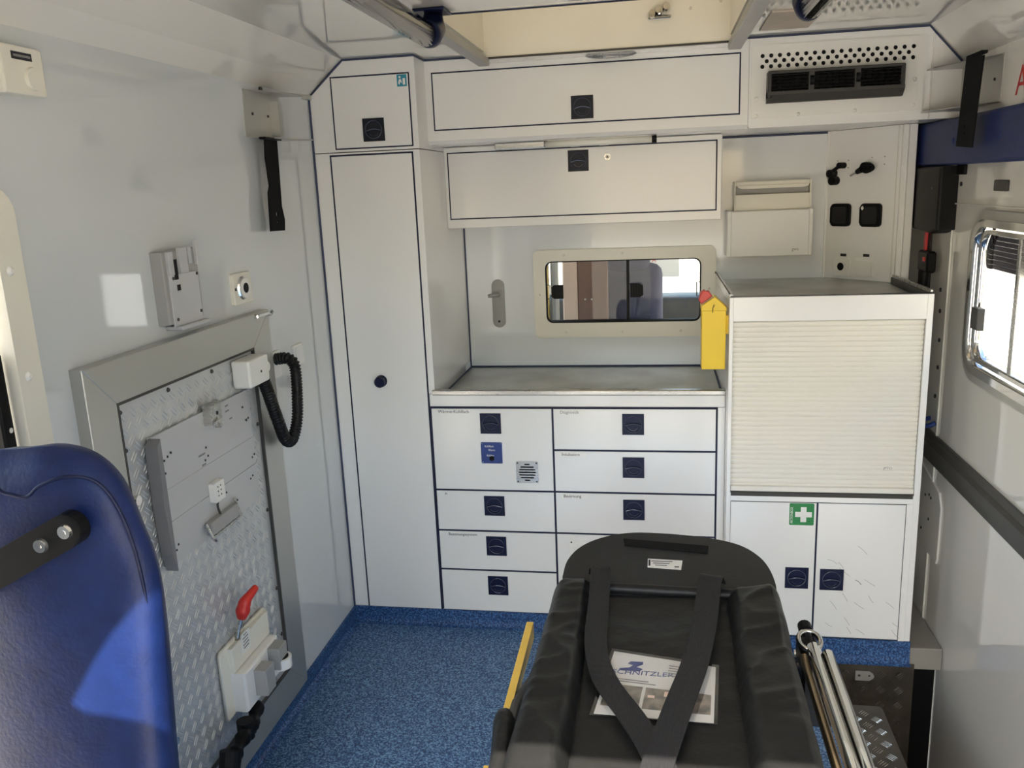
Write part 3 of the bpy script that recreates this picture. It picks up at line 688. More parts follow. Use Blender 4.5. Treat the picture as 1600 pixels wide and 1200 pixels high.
# door handle on the bulkhead
t = thing('wall_lever', 'grey oval backplate with short lever left of the bulkhead window', 'handle', (-.645, YB, 1.026))
obj('backplate', pr(rr(-.671, -.619, 1.026, 1.224, .0255, 8), FB, 0, .006, bev=.002), 'mgrey', t)
bm = B(); tube(bm, [FB(-.643, 1.163, .006), FB(-.643, 1.163, .030), FB(-.655, 1.163, .036), FB(-.680, 1.161, .036)], [.009, .008, .008, .007], 12); obj('lever', bm, 'mgrey', t, smooth=True)
bm = B(); cyl(bm, FB, -.643, 1.163, .018, .006, .010, 20); cyl(bm, FB, -.643, 1.143, .008, .006, .012, 14); obj('rosette', bm, 'mgrey', t)
bm = B(); cyl(bm, FB, -.645, 1.052, .005, .006, .0075, 10); obj('screw', bm, 'print', t)

# ---------------------------------------------------------------- left wall things
t = thing('thermostat', 'cream thermostat box high on the left wall', 'thermostat', (XL, -1.36, 1.785))
obj('body', pr(rr(-1.425, -1.318, 1.783, 1.866, .006, 3), LW, 0, .032, bev=.004), 'cream', t)
bm = B(); cyl(bm, LW, -1.352, 1.812, .021, .032, .038, 28, .019); obj('dial', bm, 'cream', t)
obj('name_plate', pr(rect(-1.398, -1.348, 1.842, 1.855), LW, .032, .033), 'print', t)
obj('name_print', pr(rect(-1.394, -1.352, 1.8465, 1.8505), LW, .033, .0334), 'greyprint', t)
t = thing('steel_wall_bracket', 'folded steel bracket on the left wall with hanging black strap', 'bracket', (XL, -.36, 1.755))
obj('back_plate', pr([(-.480, 1.757), (-.238, 1.757), (-.243, 1.886), (-.472, 1.886)], LW, 0, .003), 'alu', t)
bm = B(); prism(bm, [(-.472, .0), (-.243, .0), (-.205, .085), (-.235, .098)], Fr((XL, 0, 1.884), (0, 1, 0), (1, 0, 0), (0, 0, 1)), 0, .003)
box(bm, XL+.075, XL+.095, -.235, -.205, 1.874, 1.887); obj('top_flange', bm, 'alu', t)
bm = B(); prism(bm, [(-.478, .0), (-.240, .0), (-.200, .085), (-.235, .098)], Fr((XL, 0, 1.757), (0, 1, 0), (1, 0, 0), (0, 0, -1)), 0, .003); obj('bottom_flange', bm, 'alu', t)
bm = B(); prism(bm, [(-.300, 1.765), (-.285, 1.775), (-.285, 1.855), (-.300, 1.865), (-.312, 1.865), (-.312, 1.765)], LW, .003, .03); obj('stiffener', bm, 'alu', t)
bm = B(); cyl(bm, LW, -.430, 1.822, .004, .003, .006, 10); cyl(bm, LW, -.330, 1.822, .004, .003, .006, 10); cyl(bm, LW, -.36, 1.895, .008, 0, .006, 12); obj('bolt', bm, 'dgrey', t)
t = thing('left_hanging_strap', 'black punched rubber strap hanging below the left wall bracket', 'strap', (XL+.03, -.39, 1.49))
bm = holed(B(), [(-.345, 1.758), (-.425, 1.758), (-.434, 1.70), (-.426, 1.62), (-.438, 1.60), (-.448, 1.490), (-.352, 1.488), (-.345, 1.52), (-.357, 1.56), (-.350, 1.66)], [circ(-.396, 1.538, .006, 10, .009), circ(-.396, 1.514, .005, 10)], leftw(XL+.028), 0, .004); obj('webbing', bm, 'velcro', t)
obj('clamp', bx(XL+.02, XL+.04, -.44, -.33, 1.750, 1.757, .001), 'black', t)
t = thing('charging_cradle', 'grey wall-mounted charging cradle above the tread plate hatch', 'charger', (XL, -.95, 1.30))
obj('housing', pr([(-1.020, 1.306), (-.868, 1.306), (-.868, 1.476), (-1.020, 1.474)], LW, 0, .030, bev=.003), 'mgrey', t)
obj('front_plate', pr(rect(-1.006, -.880, 1.300, 1.420), LW, .030, .034, bev=.001), 'gplate', t)
for a0, a1, z0, z1 in ((-1.006, -.986, 1.42, 1.474), (-.958, -.925, 1.42, 1.480), (-.918, -.905, 1.44, 1.48), (-.882, -.872, 1.435, 1.492)): obj('rib', pr(rect(a0, a1, z0, z1), LW, .030, .038, bev=.001), 'gplate', t)
bm = B(); prism(bm, rect(-.984, -.968, 1.408, 1.455), LW, .0342, .0350); prism(bm, rect(-.978, -.964, 1.382, 1.396), LW, .0342, .0350); obj('recess', bm, 'black', t)
dots('screw', LW, ((-.990, 1.412), (-.886, 1.414), (-.992, 1.316), (-.886, 1.322)), .004, .034, .036, 'dgrey', t)
obj('foot_ledge', bx(XL, XL+.045, -.995, -.865, 1.290, 1.300, .002), 'gplate', t)
t = thing('oxygen_socket', 'square beige wall socket with black round port on the left wall', 'socket', (XL, -.62, 1.303))
obj('frame', pr(rr(-.668, -.567, 1.303, 1.388, .004, 2), LW, 0, .012, bev=.002), 'cream', t)
bm = B(); cyl(bm, LW, -.6165, 1.346, .033, .012, .017, 28, .030); obj('collar', bm, 'chrome', t)
bm = B(); cyl(bm, LW, -.6165, 1.346, .027, .017, .020, 28); obj('ring', bm, 'white', t)
bm = B(); cyl(bm, LW, -.6165, 1.346, .014, .020, .0215, 20); obj('port', bm, 'black', t)
obj('side_screw', bx(XL+.012, XL+.014, -.664, -.658, 1.342, 1.350), 'print', t)
t = thing('small_wall_outlet', 'small white outlet cover nearest the tall cabinet', 'outlet', (XL, -.29, 1.06))
obj('cover', pr(rr(-.326, -.254, 1.058, 1.126, .008, 3), LW, 0, .010, bev=.003), 'white', t)
obj('flap', pr(rr(-.318, -.262, 1.085, 1.120, .006, 3), LW, .010, .013, bev=.001), 'white', t)
# heater/power outlet with corrugated hose
t = thing('corrugated_hose', 'black corrugated hose looping from the wall outlet to a white plug box', 'hose', (XL, -.55, .87))
obj('wall_plate', pr(rr(-.500, -.425, 1.055, 1.135, .006, 3), LW, 0, .010, bev=.002), 'white', t)
path = spline([(XL+.010, -.462, 1.112), (XL+.050, -.462, 1.114), (XL+.066, -.455, 1.085), (XL+.068, -.463, 1.00), (XL+.066, -.478, .925), (XL+.062, -.515, .878), (XL+.06, -.556, .890), (XL+.06, -.595, .965), (XL+.058, -.625, 1.04), (XL+.056, -.645, 1.090)], 26)
L = [0]
for a, b in zip(path, path[1:]): L.append(L[-1]+(b-a).length)
bm = B(); tube(bm, path, [.0165+.0022*math.sin(l*2*math.pi/.009) for l in L], 14); obj('hose_tube', bm, 'hose', t, smooth=True)
t2 = thing('plug_box', 'white cube plug box on the top corner of the tread plate frame', 'plug', (XL+.04, -.68, 1.10))
obj('housing', bx(XL+.022, XL+.075, -.755, -.640, 1.090, 1.165, .006, 2), 'white', t2)
bm = B(); tube(bm, [(XL+.055, -.640, 1.127), (XL+.055, -.632, 1.127)], .020, 20); obj('gland', bm, 'white', t2)
bm = B(); cyl(bm, leftw(XL+.075), -.69, 1.125, .0035, 0, .0015, 8); obj('screw', bm, 'dgrey', t2)
t = thing('frame_stay_bolt', 'small metal stay bolt sticking out above the hatch frame', 'bolt', (XL, -.55, 1.262))
bm = B(); tube(bm, [(XL+.034, -.60, 1.262), (XL+.034, -.53, 1.262), (XL+.034, -.515, 1.256), (XL+.034, -.50, 1.263)], .005, 8); obj('shaft', bm, 'chrome', t)
bm = B(); tube(bm, [(XL, -.60, 1.262), (XL+.036, -.60, 1.262)], .006, 8); obj('pin', bm, 'chrome', t)

# tread plate hatch frame
def lozenges(bm, fr, a0, a1, b0, b1, pitch, bars, L=.020, w=.0042, h=.0018, skip=None):
    ni = int((a1-a0)/pitch*2); nj = int((b1-b0)/pitch*2)
    for i in range(ni+1):
        for j in range(nj+1):
            if (i+j) % 2: continue
            ca, cb = a0+L*.5+i*pitch/2, b0+L*.5+j*pitch/2
            if ca > a1-L*.5 or cb > b1-L*.5: continue
            s = 1 if i % 2 else -1; d = (math.sqrt(.5), s*math.sqrt(.5)); q = (-d[1], d[0])
            for k in range(bars):
                o = (k-(bars-1)/2)*w*(2.5 if bars > 2 else 2.1)
                c = (ca+q[0]*o, cb+q[1]*o); V = []
                for t_, u_ in ((-1, 0), (-.5, -1), (.5, -1), (1, 0), (.5, 1), (-.5, 1)):
                    V.append(bm.verts.new(fr(c[0]+d[0]*t_*L/2+q[0]*u_*w/2, c[1]+d[1]*t_*L/2+q[1]*u_*w/2, 0)))
                T = [bm.verts.new(fr(c[0]+d[0]*t_*L/2*.55, c[1]+d[1]*t_*L/2*.55, h)) for t_ in (-1, 1)]
                bm.faces.new((V[0], V[1], T[0])); bm.faces.new((V[1], V[2], T[1], T[0])); bm.faces.new((V[2], V[3], T[1]))
                bm.faces.new((V[3], V[4], T[1])); bm.faces.new((V[4], V[5], T[0], T[1])); bm.faces.new((V[5], V[0], T[0]))
t = thing('tread_plate_hatch', 'aluminium-framed tread plate hatch on the lower left wall', 'hatch', (XL, -.93, .066))
Y0, Y1, Z0, Z1 = -1.343, -.512, .066, 1.271; y0, y1, z0, z1 = -1.250, -.625, .172, 1.178
ow = .028
for nm, pl in (('frame_rail', [(Y0, Z1), (Y1, Z1), (y1, z1), (y0, z1)]), ('frame_rail', [(Y0, Z0), (Y1, Z0), (y1, z0), (y0, z0)]),
               ('frame_rail', [(Y0, Z0), (y0, z0), (y0, z1), (Y0, Z1)]), ('frame_rail', [(Y1, Z0), (Y1, Z1), (y1, z1), (y1, z0)])):
    obj(nm, pr(pl, LW, 0, ow, bev=.0015, seg=1), 'alu', t)
obj('inner_seal', holed(B(), rect(y0-.001, y1+.001, z0-.001, z1+.001), [rect(y0+.005, y1-.005, z0+.005, z1-.005)], LW, .004, ow+.0008), 'dgrey', t)
tp = obj('tread_plate', pr(rect(y0+.005, y1-.005, z0+.005, z1-.005), LW, 0, .020), 'tread', t)
bm = B(); lozenges(bm, leftw(XL+.020), y0+.008, y1-.008, z0+.008, z1-.008, .038, 2, L=.028, w=.0042, h=.0017)
obj('raised_lozenges', bm, 'tread', tp, kind='stuff')
for q in [0]: dots('screw', leftw(XL+.020), ((-1.235, 1.155), (-1.05, 1.160), (-.85, 1.160), (-.66, 1.158), (-1.235, 1.07), (-.640, .96), (-.640, .70), (-.638, .45), (-.638, .30)), .006, 0, .004, 'dgrey', t, 10, .004)
bm = B(); cyl(bm, leftw(XL+.020), -1.228, .955, .011, 0, .010, 12); obj('stud', bm, 'chrome', t)
bm = B(); cyl(bm, leftw(XL+.020), -1.225, .355, .011, 0, .014, 12); obj('stud', bm, 'chrome', t)
# grey plate on it
t = thing('grey_mounting_plate', 'grey sheet metal mounting plate screwed on the tread plate', 'plate', (XL+.02, -.92, .757))
GX = XL+.026; fg = leftw(GX)
bm = B(); prism(bm, rect(-1.160, -.690, .757, 1.075), fg, -.003, .004); obj('sheet', bm, 'gplate', t)
bm = B(); prism(bm, [(-1.160, .757), (-1.160, 1.075), (-1.175, 1.060), (-1.178, .92), (-1.172, .80)], fg, 0, .030); obj('left_flange', bm, 'flange', t)
obj('lower_sheet', pr(rect(-1.158, -.692, .759, .862), fg, .004, .0055), 'gplate', t)
obj('middle_sheet', pr(rect(-1.158, -.692, .866, .940), fg, .004, .0050), 'gplate', t)
dots('drill_hole', fg, ((-1.12, 1.01), (-1.105, 1.015), (-1.09, 1.02), (-1.135, .975), (-1.122, .98), (-.735, 1.035), (-.722, .995), (-.710, .998), (-.70, .89), (-.712, .885), (-.735, .83), (-.722, .835), (-.94, .985), (-.935, .962), (-.95, .955), (-1.13, .80), (-1.12, .79), (-1.11, .80), (-.82, .80), (-.87, .84), (-.90, .765)), .003, .0055, .0066, 'print', t, 8)
for a, b, w in ((-.855, 1.058, .024), (-.855, 1.045, .018), (-.855, 1.030, .020), (-.815, 1.060, .016), (-.815, 1.046, .020), (-.800, 1.022, .014), (-.96, .972, .03), (-.955, .945, .018)): obj('pen_mark', pr(rect(a-w/2, a+w/2, b-.0022, b+.0022), fg, .004, .0046), 'greyprint', t)
s = thing('key_lock_block', 'metal lock block on top of the grey plate', 'lock', (GX, -.905, 1.035))
bm = B(); prism(bm, rect(-.932, -.882, 1.038, 1.090), fg, .004, .028, bev=.002); obj('block', bm, 'steel', s)
obj('side_tab', bx(GX+.004, GX+.02, -.882, -.872, 1.020, 1.092, .001), 'steel', s)
bm = B(); cyl(bm, fg, -.906, 1.066, .005, .028, .029, 10); obj('keyhole', bm, 'black', s)
bm = B(); tube(bm, [fg(-.93, 1.046, .03), fg(-.900, 1.050, .034)], .003, 8); obj('key', bm, 'chrome', s)
s = thing('sensor_box', 'small white sensor box with cable on the grey plate', 'sensor', (GX, -.925, .84))
obj('housing', pr(rr(-.952, -.902, .840, .892, .005, 3), fg, .0055, .022, bev=.002), 'white', s)
dots('pin_hole', fg, [(-.936+k*.014, .856+j*.012) for k in range(2) for j in range(3)], .0022, .022, .0226, 'dgrey', s, 8)
bm = B(); tube(bm, spline([fg(-.930, .840, .014), fg(-.932, .825, .013), fg(-.922, .800, .012), fg(-.915, .790, .010)], 5), .003, 8); obj('cable', bm, 'dgrey', s)
s = thing('cable_clip_holder', 'grey hinged clip holder at the lower edge of the grey plate', 'holder', (GX, -.915, .745))
bm = B(); prism(bm, [(-.985, .768), (-.985, .802), (-.845, .802), (-.845, .768)], fg, .0055, .022, bev=.003); obj('body', bm, 'mgrey', s)
bm = B(); tube(bm, [fg(-.992, .802, .01), fg(-.990, .762, .025), fg(-.975, .750, .022)], .004, 8); tube(bm, [fg(-.985, .762, .02), fg(-.842, .762, .02)], .0035, 8); tube(bm, [fg(-.842, .815, .01), fg(-.838, .762, .022)], .0035, 8); obj('wire_bail', bm, 'steel', s)

# suction unit bracket
t = thing('suction_unit_holder', 'cream plastic holder with grey clamps at the foot of the tread plate', 'holder', (XL+.02, -.86, .24))
HXX = XL+.022; fh = leftw(HXX)
bm = holed(B(), [(-1.000, .250), (-.735, .250), (-.735, .435), (-.750, .447), (-.990, .447), (-1.000, .437)], [circ(-.748, .43, .004, 8), circ(-.985, .43, .004, 8), circ(-.985, .262, .004, 8)], fh, 0, .010); obj('back_plate', bm, 'cream', t)
bm = B(); prism(bm, rect(-.965, -.755, .370, .440), fh, .010, .024, bev=.003); obj('upper_housing', bm, 'cream', t)
bm = B(); prism(bm, rect(-.962, -.760, .255, .368), fh, .010, .050, bev=.006); obj('lower_housing', bm, 'white', t)
bm = B(); prism(bm, rect(-.915, -.865, .275, .350), fh, .050, .085, bev=.003); obj('clamp', bm, 'mgrey', t)
bm = B(); prism(bm, rect(-.830, -.780, .300, .365), fh, .050, .085, bev=.003); obj('clamp', bm, 'mgrey', t)
bm = B(); cyl(bm, flat(.295), HXX+.072, -.800, .030, 0, .03, 24); obj('cup', bm, 'white', t)
bm = B(); cyl(bm, flat(.325), HXX+.072, -.800, .022, 0, .002, 20); obj('cup_opening', bm, 'black', t)
obj('test_label', pr(rect(-.915, -.868, .395, .452), fh, .024, .025), 'white', t)
bm = B()
for k, w in enumerate((.018, .030, .026, .032, .028)): prism(bm, rect(-.892-w/2, -.892+w/2, .444-k*.009, .447-k*.009), fh, .0252, .0258)
obj('label_print', bm, 'greyprint', t)
t = thing('red_release_lever', 'red-handled release lever above the cream holder', 'lever', (HXX, -.90, .45))
bm = B(); tube(bm, spline([fh(-.915, .440, .012), fh(-.910, .48, .022), fh(-.905, .515, .035)], 5), .006, 10); obj('rod', bm, 'steel', t, smooth=True)
bm = B(); tube(bm, spline([fh(-.908, .500, .030), fh(-.905, .525, .036), fh(-.900, .545, .042), fh(-.885, .558, .050), fh(-.860, .568, .056)], 5), [.012, .014, .016, .018, .019, .019, .018, .017, .017, .017, .016, .015, .014, .013, .012, .012, .011, .011, .010, .010, .008][:21], 12); obj('grip', bm, 'red', t, smooth=True)
t = thing('black_plug_fitting', 'black elbow plug fitting hanging under the cream holder', 'fitting', (XL+.06, -1.06, .20))
bm = B(); tube(bm, spline([fh(-.90, .235, .040), fh(-.96, .225, .055), fh(-1.02, .225, .060), fh(-1.07, .215, .062), fh(-1.10, .205, .062)], 6), [.018+.004*math.sin(i*1.1) for i in range(25)], 12); obj('elbow', bm, 'black', t, smooth=True)
bm = B(); tube(bm, [fh(-1.09, .235, .062), fh(-1.115, .18, .062)], [.028, .026], 16); obj('cap', bm, 'black', t)
bm = B(); tube(bm, [fh(-.99, .20, .05), fh(-.99, .25, .05)], .022, 14); tube(bm, [fh(-.955, .19, .05), fh(-.955, .24, .05)], .009, 10); tube(bm, [fh(-.93, .20, .05), fh(-.93, .245, .05)], .009, 10); obj('connector', bm, 'black', t)

# side door opening frame at far left
d1 = struct('door_1', holed(B(), rr(-2.30, -1.428, -.02, 1.625, .05, 5), [rr(-2.24, -1.487, .04, 1.565, .04, 5)], LW, -.05, .012), 'cream')
dots('rivet', LW, [(-1.463, z) for z in (1.478, 1.286, 1.10, .9)], .009, .012, .016, 'white', d1, 14, .004)
obj('reveal_trim', bx(XL-.05, XL-.04, -1.56, -1.50, .0, 1.6), 'cream', d1)
o = obj('door_rail', bx(XL-.02, XL+.004, -1.536, -1.507, .04, 1.338, .004), 'black', d1)
bm = B(); cyl(bm, leftw(XL+.004), -1.521, 1.20, .005, 0, .003, 10); obj('rail_screw', bm, 'chrome', d1)

# ---------------------------------------------------------------- right wall things
def ww(nm, lo, hi, w0, w1, m, r_in):
    return obj(nm, holed(B(), rr(*lo), [rr(*hi)], RW, w0, w1), m, w2)
w2 = struct('window_2', holed(B(), rr(-.84, -.088, .975, 1.470, .10, 7), [rr(-.815, -.115, 1.002, 1.443, .082, 7)], RW, 0, .012), 'alu')
ww('outer_frame', (-.818, -.113, 1.000, 1.445, .083, 7), (-.795, -.135, 1.022, 1.424, .068, 7), -.03, .018, 'chrome', 0)
ww('inner_frame', (-.79, -.150, 1.035, 1.415, .06, 6), (-.78, -.163, 1.046, 1.404, .052, 6), -.03, .008, 'chrome', 0)
obj('glass_pane', bx(XR+.014, XR+.018, -.79, -.15, 1.04, 1.41), 'glass', w2)
obj('divider_post', bx(XR-.004, XR+.030, -.432, -.412, 1.040, 1.410, .003), 'steel', w2)
obj('latch_grip', pr(rect(-.252, -.200, 1.136, 1.198), RW, .012, .032, bev=.004), 'dgrey', w2)
for k in range(8):
    z = 1.408-.0136*k
    obj('shade_slat', bx(XR+.034, XR+.037, -.79, -.15, z-.0132, z, .0008), 'shade', w2)
t = thing('right_wall_rail', 'grey rubber bump rail running along the right wall', 'rail', (XR, -.9, .61))
bm = B(); prism(bm, [(0, .622), (.010, .618), (.012, .645), (.022, .655), (.024, .690), (.012, .700), (.010, .722), (0, .720)], Fr((XR, 0, 0), (-1, 0, 0), (0, 0, 1), (0, 1, 0)), -2.5, .58); obj('profile', bm, 'dgrey', t)
t = thing('head_guard_pad', 'long navy padded head guard high on the right wall', 'padding', (XR, -.3, 1.6))
bm = B(); box(bm, XR-.045, XR, -1.6, .50, 1.598, 1.737, .012, 3); obj('pad', bm, 'seatpad', t, smooth=False)
for a in (.40, .02, -.34, -.72, -1.1):
    bm = B(); cyl(bm, rightw(XR-.045), a, 1.668, .011, 0, .004, 16, .007); obj('button', bm, 'seatpad', t)
t = thing('right_wall_bracket', 'folded steel bracket on the right wall near the air outlet', 'bracket', (XR, -.02, 1.75))
obj('back_plate', pr(rect(-.205, .118, 1.758, 1.884), RW, 0, .003), 'alu', t)
obj('top_flange', pr([(-.205, 0), (.118, 0), (.118, .105), (.05, .105)], Fr((XR, 0, 1.882), (0, 1, 0), (-1, 0, 0), (0, 0, 1)), 0, .003), 'alu', t)
obj('bottom_flange', pr([(-.205, 0), (.118, 0), (.118, .115), (.05, .115)], Fr((XR, 0, 1.758), (0, 1, 0), (-1, 0, 0), (0, 0, 1)), 0, .003), 'alu', t)
bm = B(); cyl(bm, RW, -.155, 1.822, .004, .003, .006, 10); obj('bolt', bm, 'dgrey', t)
t = thing('right_hanging_strap', 'black punched rubber strap hanging in front of the right bracket', 'strap', (.84, -.2, 1.64))
bm = holed(B(), [(-.155, 1.886), (-.285, 1.872), (-.250, 1.640), (-.122, 1.648)], [circ(-.182, 1.700, .005, 8), circ(-.184, 1.680, .005, 8)], rightw(.842), 0, .004); obj('webbing', bm, 'velcro', t)
obj('top_loop', bx(.836, .852, -.275, -.16, 1.878, 1.886, .001), 'velcro', t)
t = thing('red_letter', 'large red letter A on the upper right wall', 'lettering', (XR, -.33, 1.765))
obj('letter', textbm('A', .105, Fr((XR, 0, 0), (0, -1, 0), (0, 0, 1), (-1, 0, 0)), .296, 1.766, .0006), 'redprint', t)
t = thing('belt_retractor', 'black seat belt retractor box under the navy head guard', 'retractor', (XR, .25, 1.38))
bm = B(); prism(bm, [(.085, 1.596), (.395, 1.596), (.395, 1.435), (.350, 1.392), (.160, 1.385), (.085, 1.400)], RW, 0, .055, bev=.008); obj('housing', bm, 'black', t)
bm = B(); prism(bm, rect(.415, .455, 1.545, 1.590), RW, 0, .02, bev=.002); obj('side_clip', bm, 'black', t)
bm = B(); cyl(bm, rightw(XR-.055), .15, 1.528, .005, 0, .003, 10); obj('screw', bm, 'dgrey', t)
bm = B(); ribbon(bm, [(XR-.03, .235, 1.395), (XR-.03, .235, 1.18)], .055, .004, (-1, 0, 0)); obj('webbing', bm, 'belt', t)
bm = B(); box(bm, XR-.038, XR-.033, .238, .262, 1.315, 1.385); obj('red_strip', bm, 'redprint', t)
bm = B(); box(bm, XR-.05, XR-.02, .175, .28, 1.255, 1.325, .006); obj('buckle', bm, 'black', t)
obj('release_button', bx(XR-.053, XR-.05, .195, .215, 1.292, 1.306), 'red', t)
bm = B(); tube(bm, [(XR-.03, .26, 1.255), (XR-.03, .26, 1.15)], .020, 12); obj('buckle_stalk', bm, 'black', t)
for a, z, s_, lab in ((.056, 1.583, .040, 'black square rubber plug under the head guard, nearer the belt box'), (-.268, 1.537, .045, 'grey square rubber plug under the head guard, nearer the window')):
    o = obj('wall_plug', pr(rr(a-s_, a+s_, z-.015, z+.015, .005, 3), RW, 0, .008, bev=.002), 'dgrey' if a < 0 else 'black'); tag(o, lab, 'plug')
    WL[o.name] = o.location.copy()
ords = iter(('topmost', 'second from the top', 'third from the top', 'fourth from the top', 'fifth from the top', 'lowest'))
for a, z in ((.055, 1.54), (.175, 1.20), (.165, 1.131), (.150, 1.036), (.145, .945), (.150, .845)):
    bm = B(); cyl(bm, RW, a, z, .007, 0, .004, 10); o = obj('wall_rivet', bm, 'print'); tag(o, 'tiny dark rivet on the right wall beside the cabinet, '+next(ords), 'rivet', 'rivets on the right wall')
t = thing('blue_hook', 'blue plastic hook beside the shutter cabinet right edge', 'hook', (XR, .16, .745))
bm = B(); tube(bm, spline([(XR, .19, .758), (XR-.03, .17, .755), (XR-.05, .14, .748), (XR-.03, .11, .752), (XR-.01, .10, .765)], 5), .008, 8); obj('hook', bm, 'blueprint', t, smooth=True)
t = thing('side_access_panel', 'flush white access panel with rounded corner below the bump rail', 'panel', (XR, .15, .30))
obj('cover', pr([(.30, .30), (.01, .30), (.002, .32), (.0, .500), (.03, .545), (.30, .600)], RW, 0, .006, bev=.002), 'ceil', t)
dots('screw', RW, ((.10, .50), (.12, .505), (.16, .49), (.11, .42), (.18, .36)), .005, .006, .008, 'print', t, 8)

# ledge and stepwell
t = thing('door_side_ledge', 'brown-grey metal ledge between shutter cabinet and right wall', 'ledge', (.865, .2, -.023))
obj('box', bx(.8165, XR-.002, -.112, .50, -.023, .054, .002), M['dgrey'] if 0 else mat('taupe_metal', (.30, .28, .25), .45, metal=.2, var=.1), t)
well = thing('stepwell', 'tread plate stepwell sunk beside the floor at the side door', 'step', (.74, -1.2, -.46))
obj('riser', bx(.565, .832, -.118, -.112, -.44, -.004), 'treaddark', well)
bm = B(); lozenges(bm, front(-.118), .575, .825, -.43, -.03, .057, 4, L=.027, w=.0026, h=.0022); obj('riser_lozenges', bm, 'bar', well, kind='stuff')
obj('side_riser', bx(.562, .568, -2.3, -.119, -.44, -.004), 'treaddark', well)
obj('tread', bx(.562, XR-.004, -2.3, -.05, -.455, -.44), 'treaddark', well)
bm = B(); lozenges(bm, flat(-.44), .58, .90, -1.2, -.13, .057, 4, L=.027, w=.0026, h=.0022); obj('tread_lozenges', bm, 'bar', well, kind='stuff')
obj('slot_lining', bx(.832, XR-.004, -.06, -.05, -.44, -.026), 'black', well)
obj('post', bx(.832, .836, -.112, -.052, -.44, -.026), 'black', well)
t = thing('upper_step_plate', 'scuffed tread plate step at floor level beside the cot', 'step', (.615, -1.2, -.03))
bm = B(); prism(bm, rr(.5605, .668, -2.3, -.375, .015, 4), flat(-.002), -.03, .005, bev=.002); obj('plate', bm, 'treaddark', t)
bm = B(); lozenges(bm, flat(.003), .565, .66, -1.2, -.39, .057, 4, L=.027, w=.0026, h=.0022); obj('plate_lozenges', bm, 'bar', t, kind='stuff')
t = thing('riser_lock_plate', 'small bright lock plate on the tread plate riser', 'plate', (.68, -.121, -.07))
f_ = front(-.1185)
obj('plate', holed(B(), [(.648, -.068), (.692, -.068), (.704, -.060), (.708, -.051), (.704, -.042), (.692, -.033), (.648, -.033)], [circ(.660, -.050, .005, 10), circ(.692, -.050, .004, 10)], f_, .002, .006), 'alu', t)

# ---------------------------------------------------------------- ceiling things
t = thing('roof_hatch', 'cream roof hatch recess with grey side rails in the ceiling', 'hatch', (-.16, -.3, ZC))
bm = B(); top = 2.20
box(bm, HX0-.02, HX0+.003, HY0, HY1, ZC-.001, top); box(bm, HX1-.003, HX1+.02, HY0, HY1, ZC-.001, top)
box(bm, HX0-.02, HX1+.02, HY1-.003, HY1+.02, 1.998, top); box(bm, HX0-.02, HX1+.02, HY0-.02, HY0+.003, ZC-.001, top); obj('recess', bm, 'cream', t)
obj('lid', bx(HX0-.02, HX1+.02, HY0-.02, HY1+.02, top, top+.004), 'lid', t)
obj('front_border', bx(HX0-.02, HX1+.03, HY1-.002, .121, 1.990, 2.012, .002), 'ceil', t)
obj('side_rail', bx(HX0-.018, HX0+.018, HY0-.02, .05, 1.972, 1.996, .003, 2), 'mgrey', t)
obj('side_rail', bx(HX1-.008, HX1+.032, HY0-.25, .05, 1.972, 1.996, .003, 2), 'mgrey', t)
obj('seal', bx(HX0, HX1, HY1-.008, HY1-.001, 1.992, 1.998), 'dgrey', t)
obj('seal', bx(HX0-.02, HX1, HY0-.006, HY0+.001, ZC-.004, ZC+.006), 'gasket', t)
bm = B()
for k in range(3): cyl(bm, front(HY1-.003), .005+(k-1)*.022, 2.095+(k-1)*.008, .013, 0, .03+.008*k, 14, .010)
box(bm, -.03, .04, HY1-.016, HY1-.003, 2.075, 2.082, .002); obj('hatch_catch', bm, 'chrome', t)
bm = B(); cyl(bm, front(HY1), .10, 2.10, .005, 0, .003, 8); cyl(bm, front(HY1), .19, 2.115, .006, 0, .003, 8); obj('plug', bm, 'print', t)
t = thing('clear_lamp_lens', 'clear oval lamp lens on the hatch border', 'lamp', (-.15, .10, 1.98))
bm = B(); f_ = Fr((-.148, .098, 1.9899), (1, .0, 0), (0, 1, 0), (0, 0, -1))
for (r1, w) in ((1, 0),):
    rings = []
    for k in range(6):
        s_ = math.cos(k/5*math.pi/2*.9); rings.append([bm.verts.new(f_(a, b, .012*math.sin(k/5*math.pi/2))) for a, b in circ(0, 0, .082*s_+.001, 32, .022*s_+.001)])
    for a, b in zip(rings, rings[1:]):
        for k in range(32): bm.faces.new((a[k], a[(k+1) % 32], b[(k+1) % 32], b[k]))
    bm.faces.new(rings[0][::-1]); bm.faces.new(rings[-1])
obj('lens', bm, 'clear', t, smooth=True)
bm = B(); cyl(bm, f_, -.03, 0, .006, .001, .004, 10); cyl(bm, f_, .03, 0, .006, .001, .004, 10); obj('led', bm, 'chrome', t)
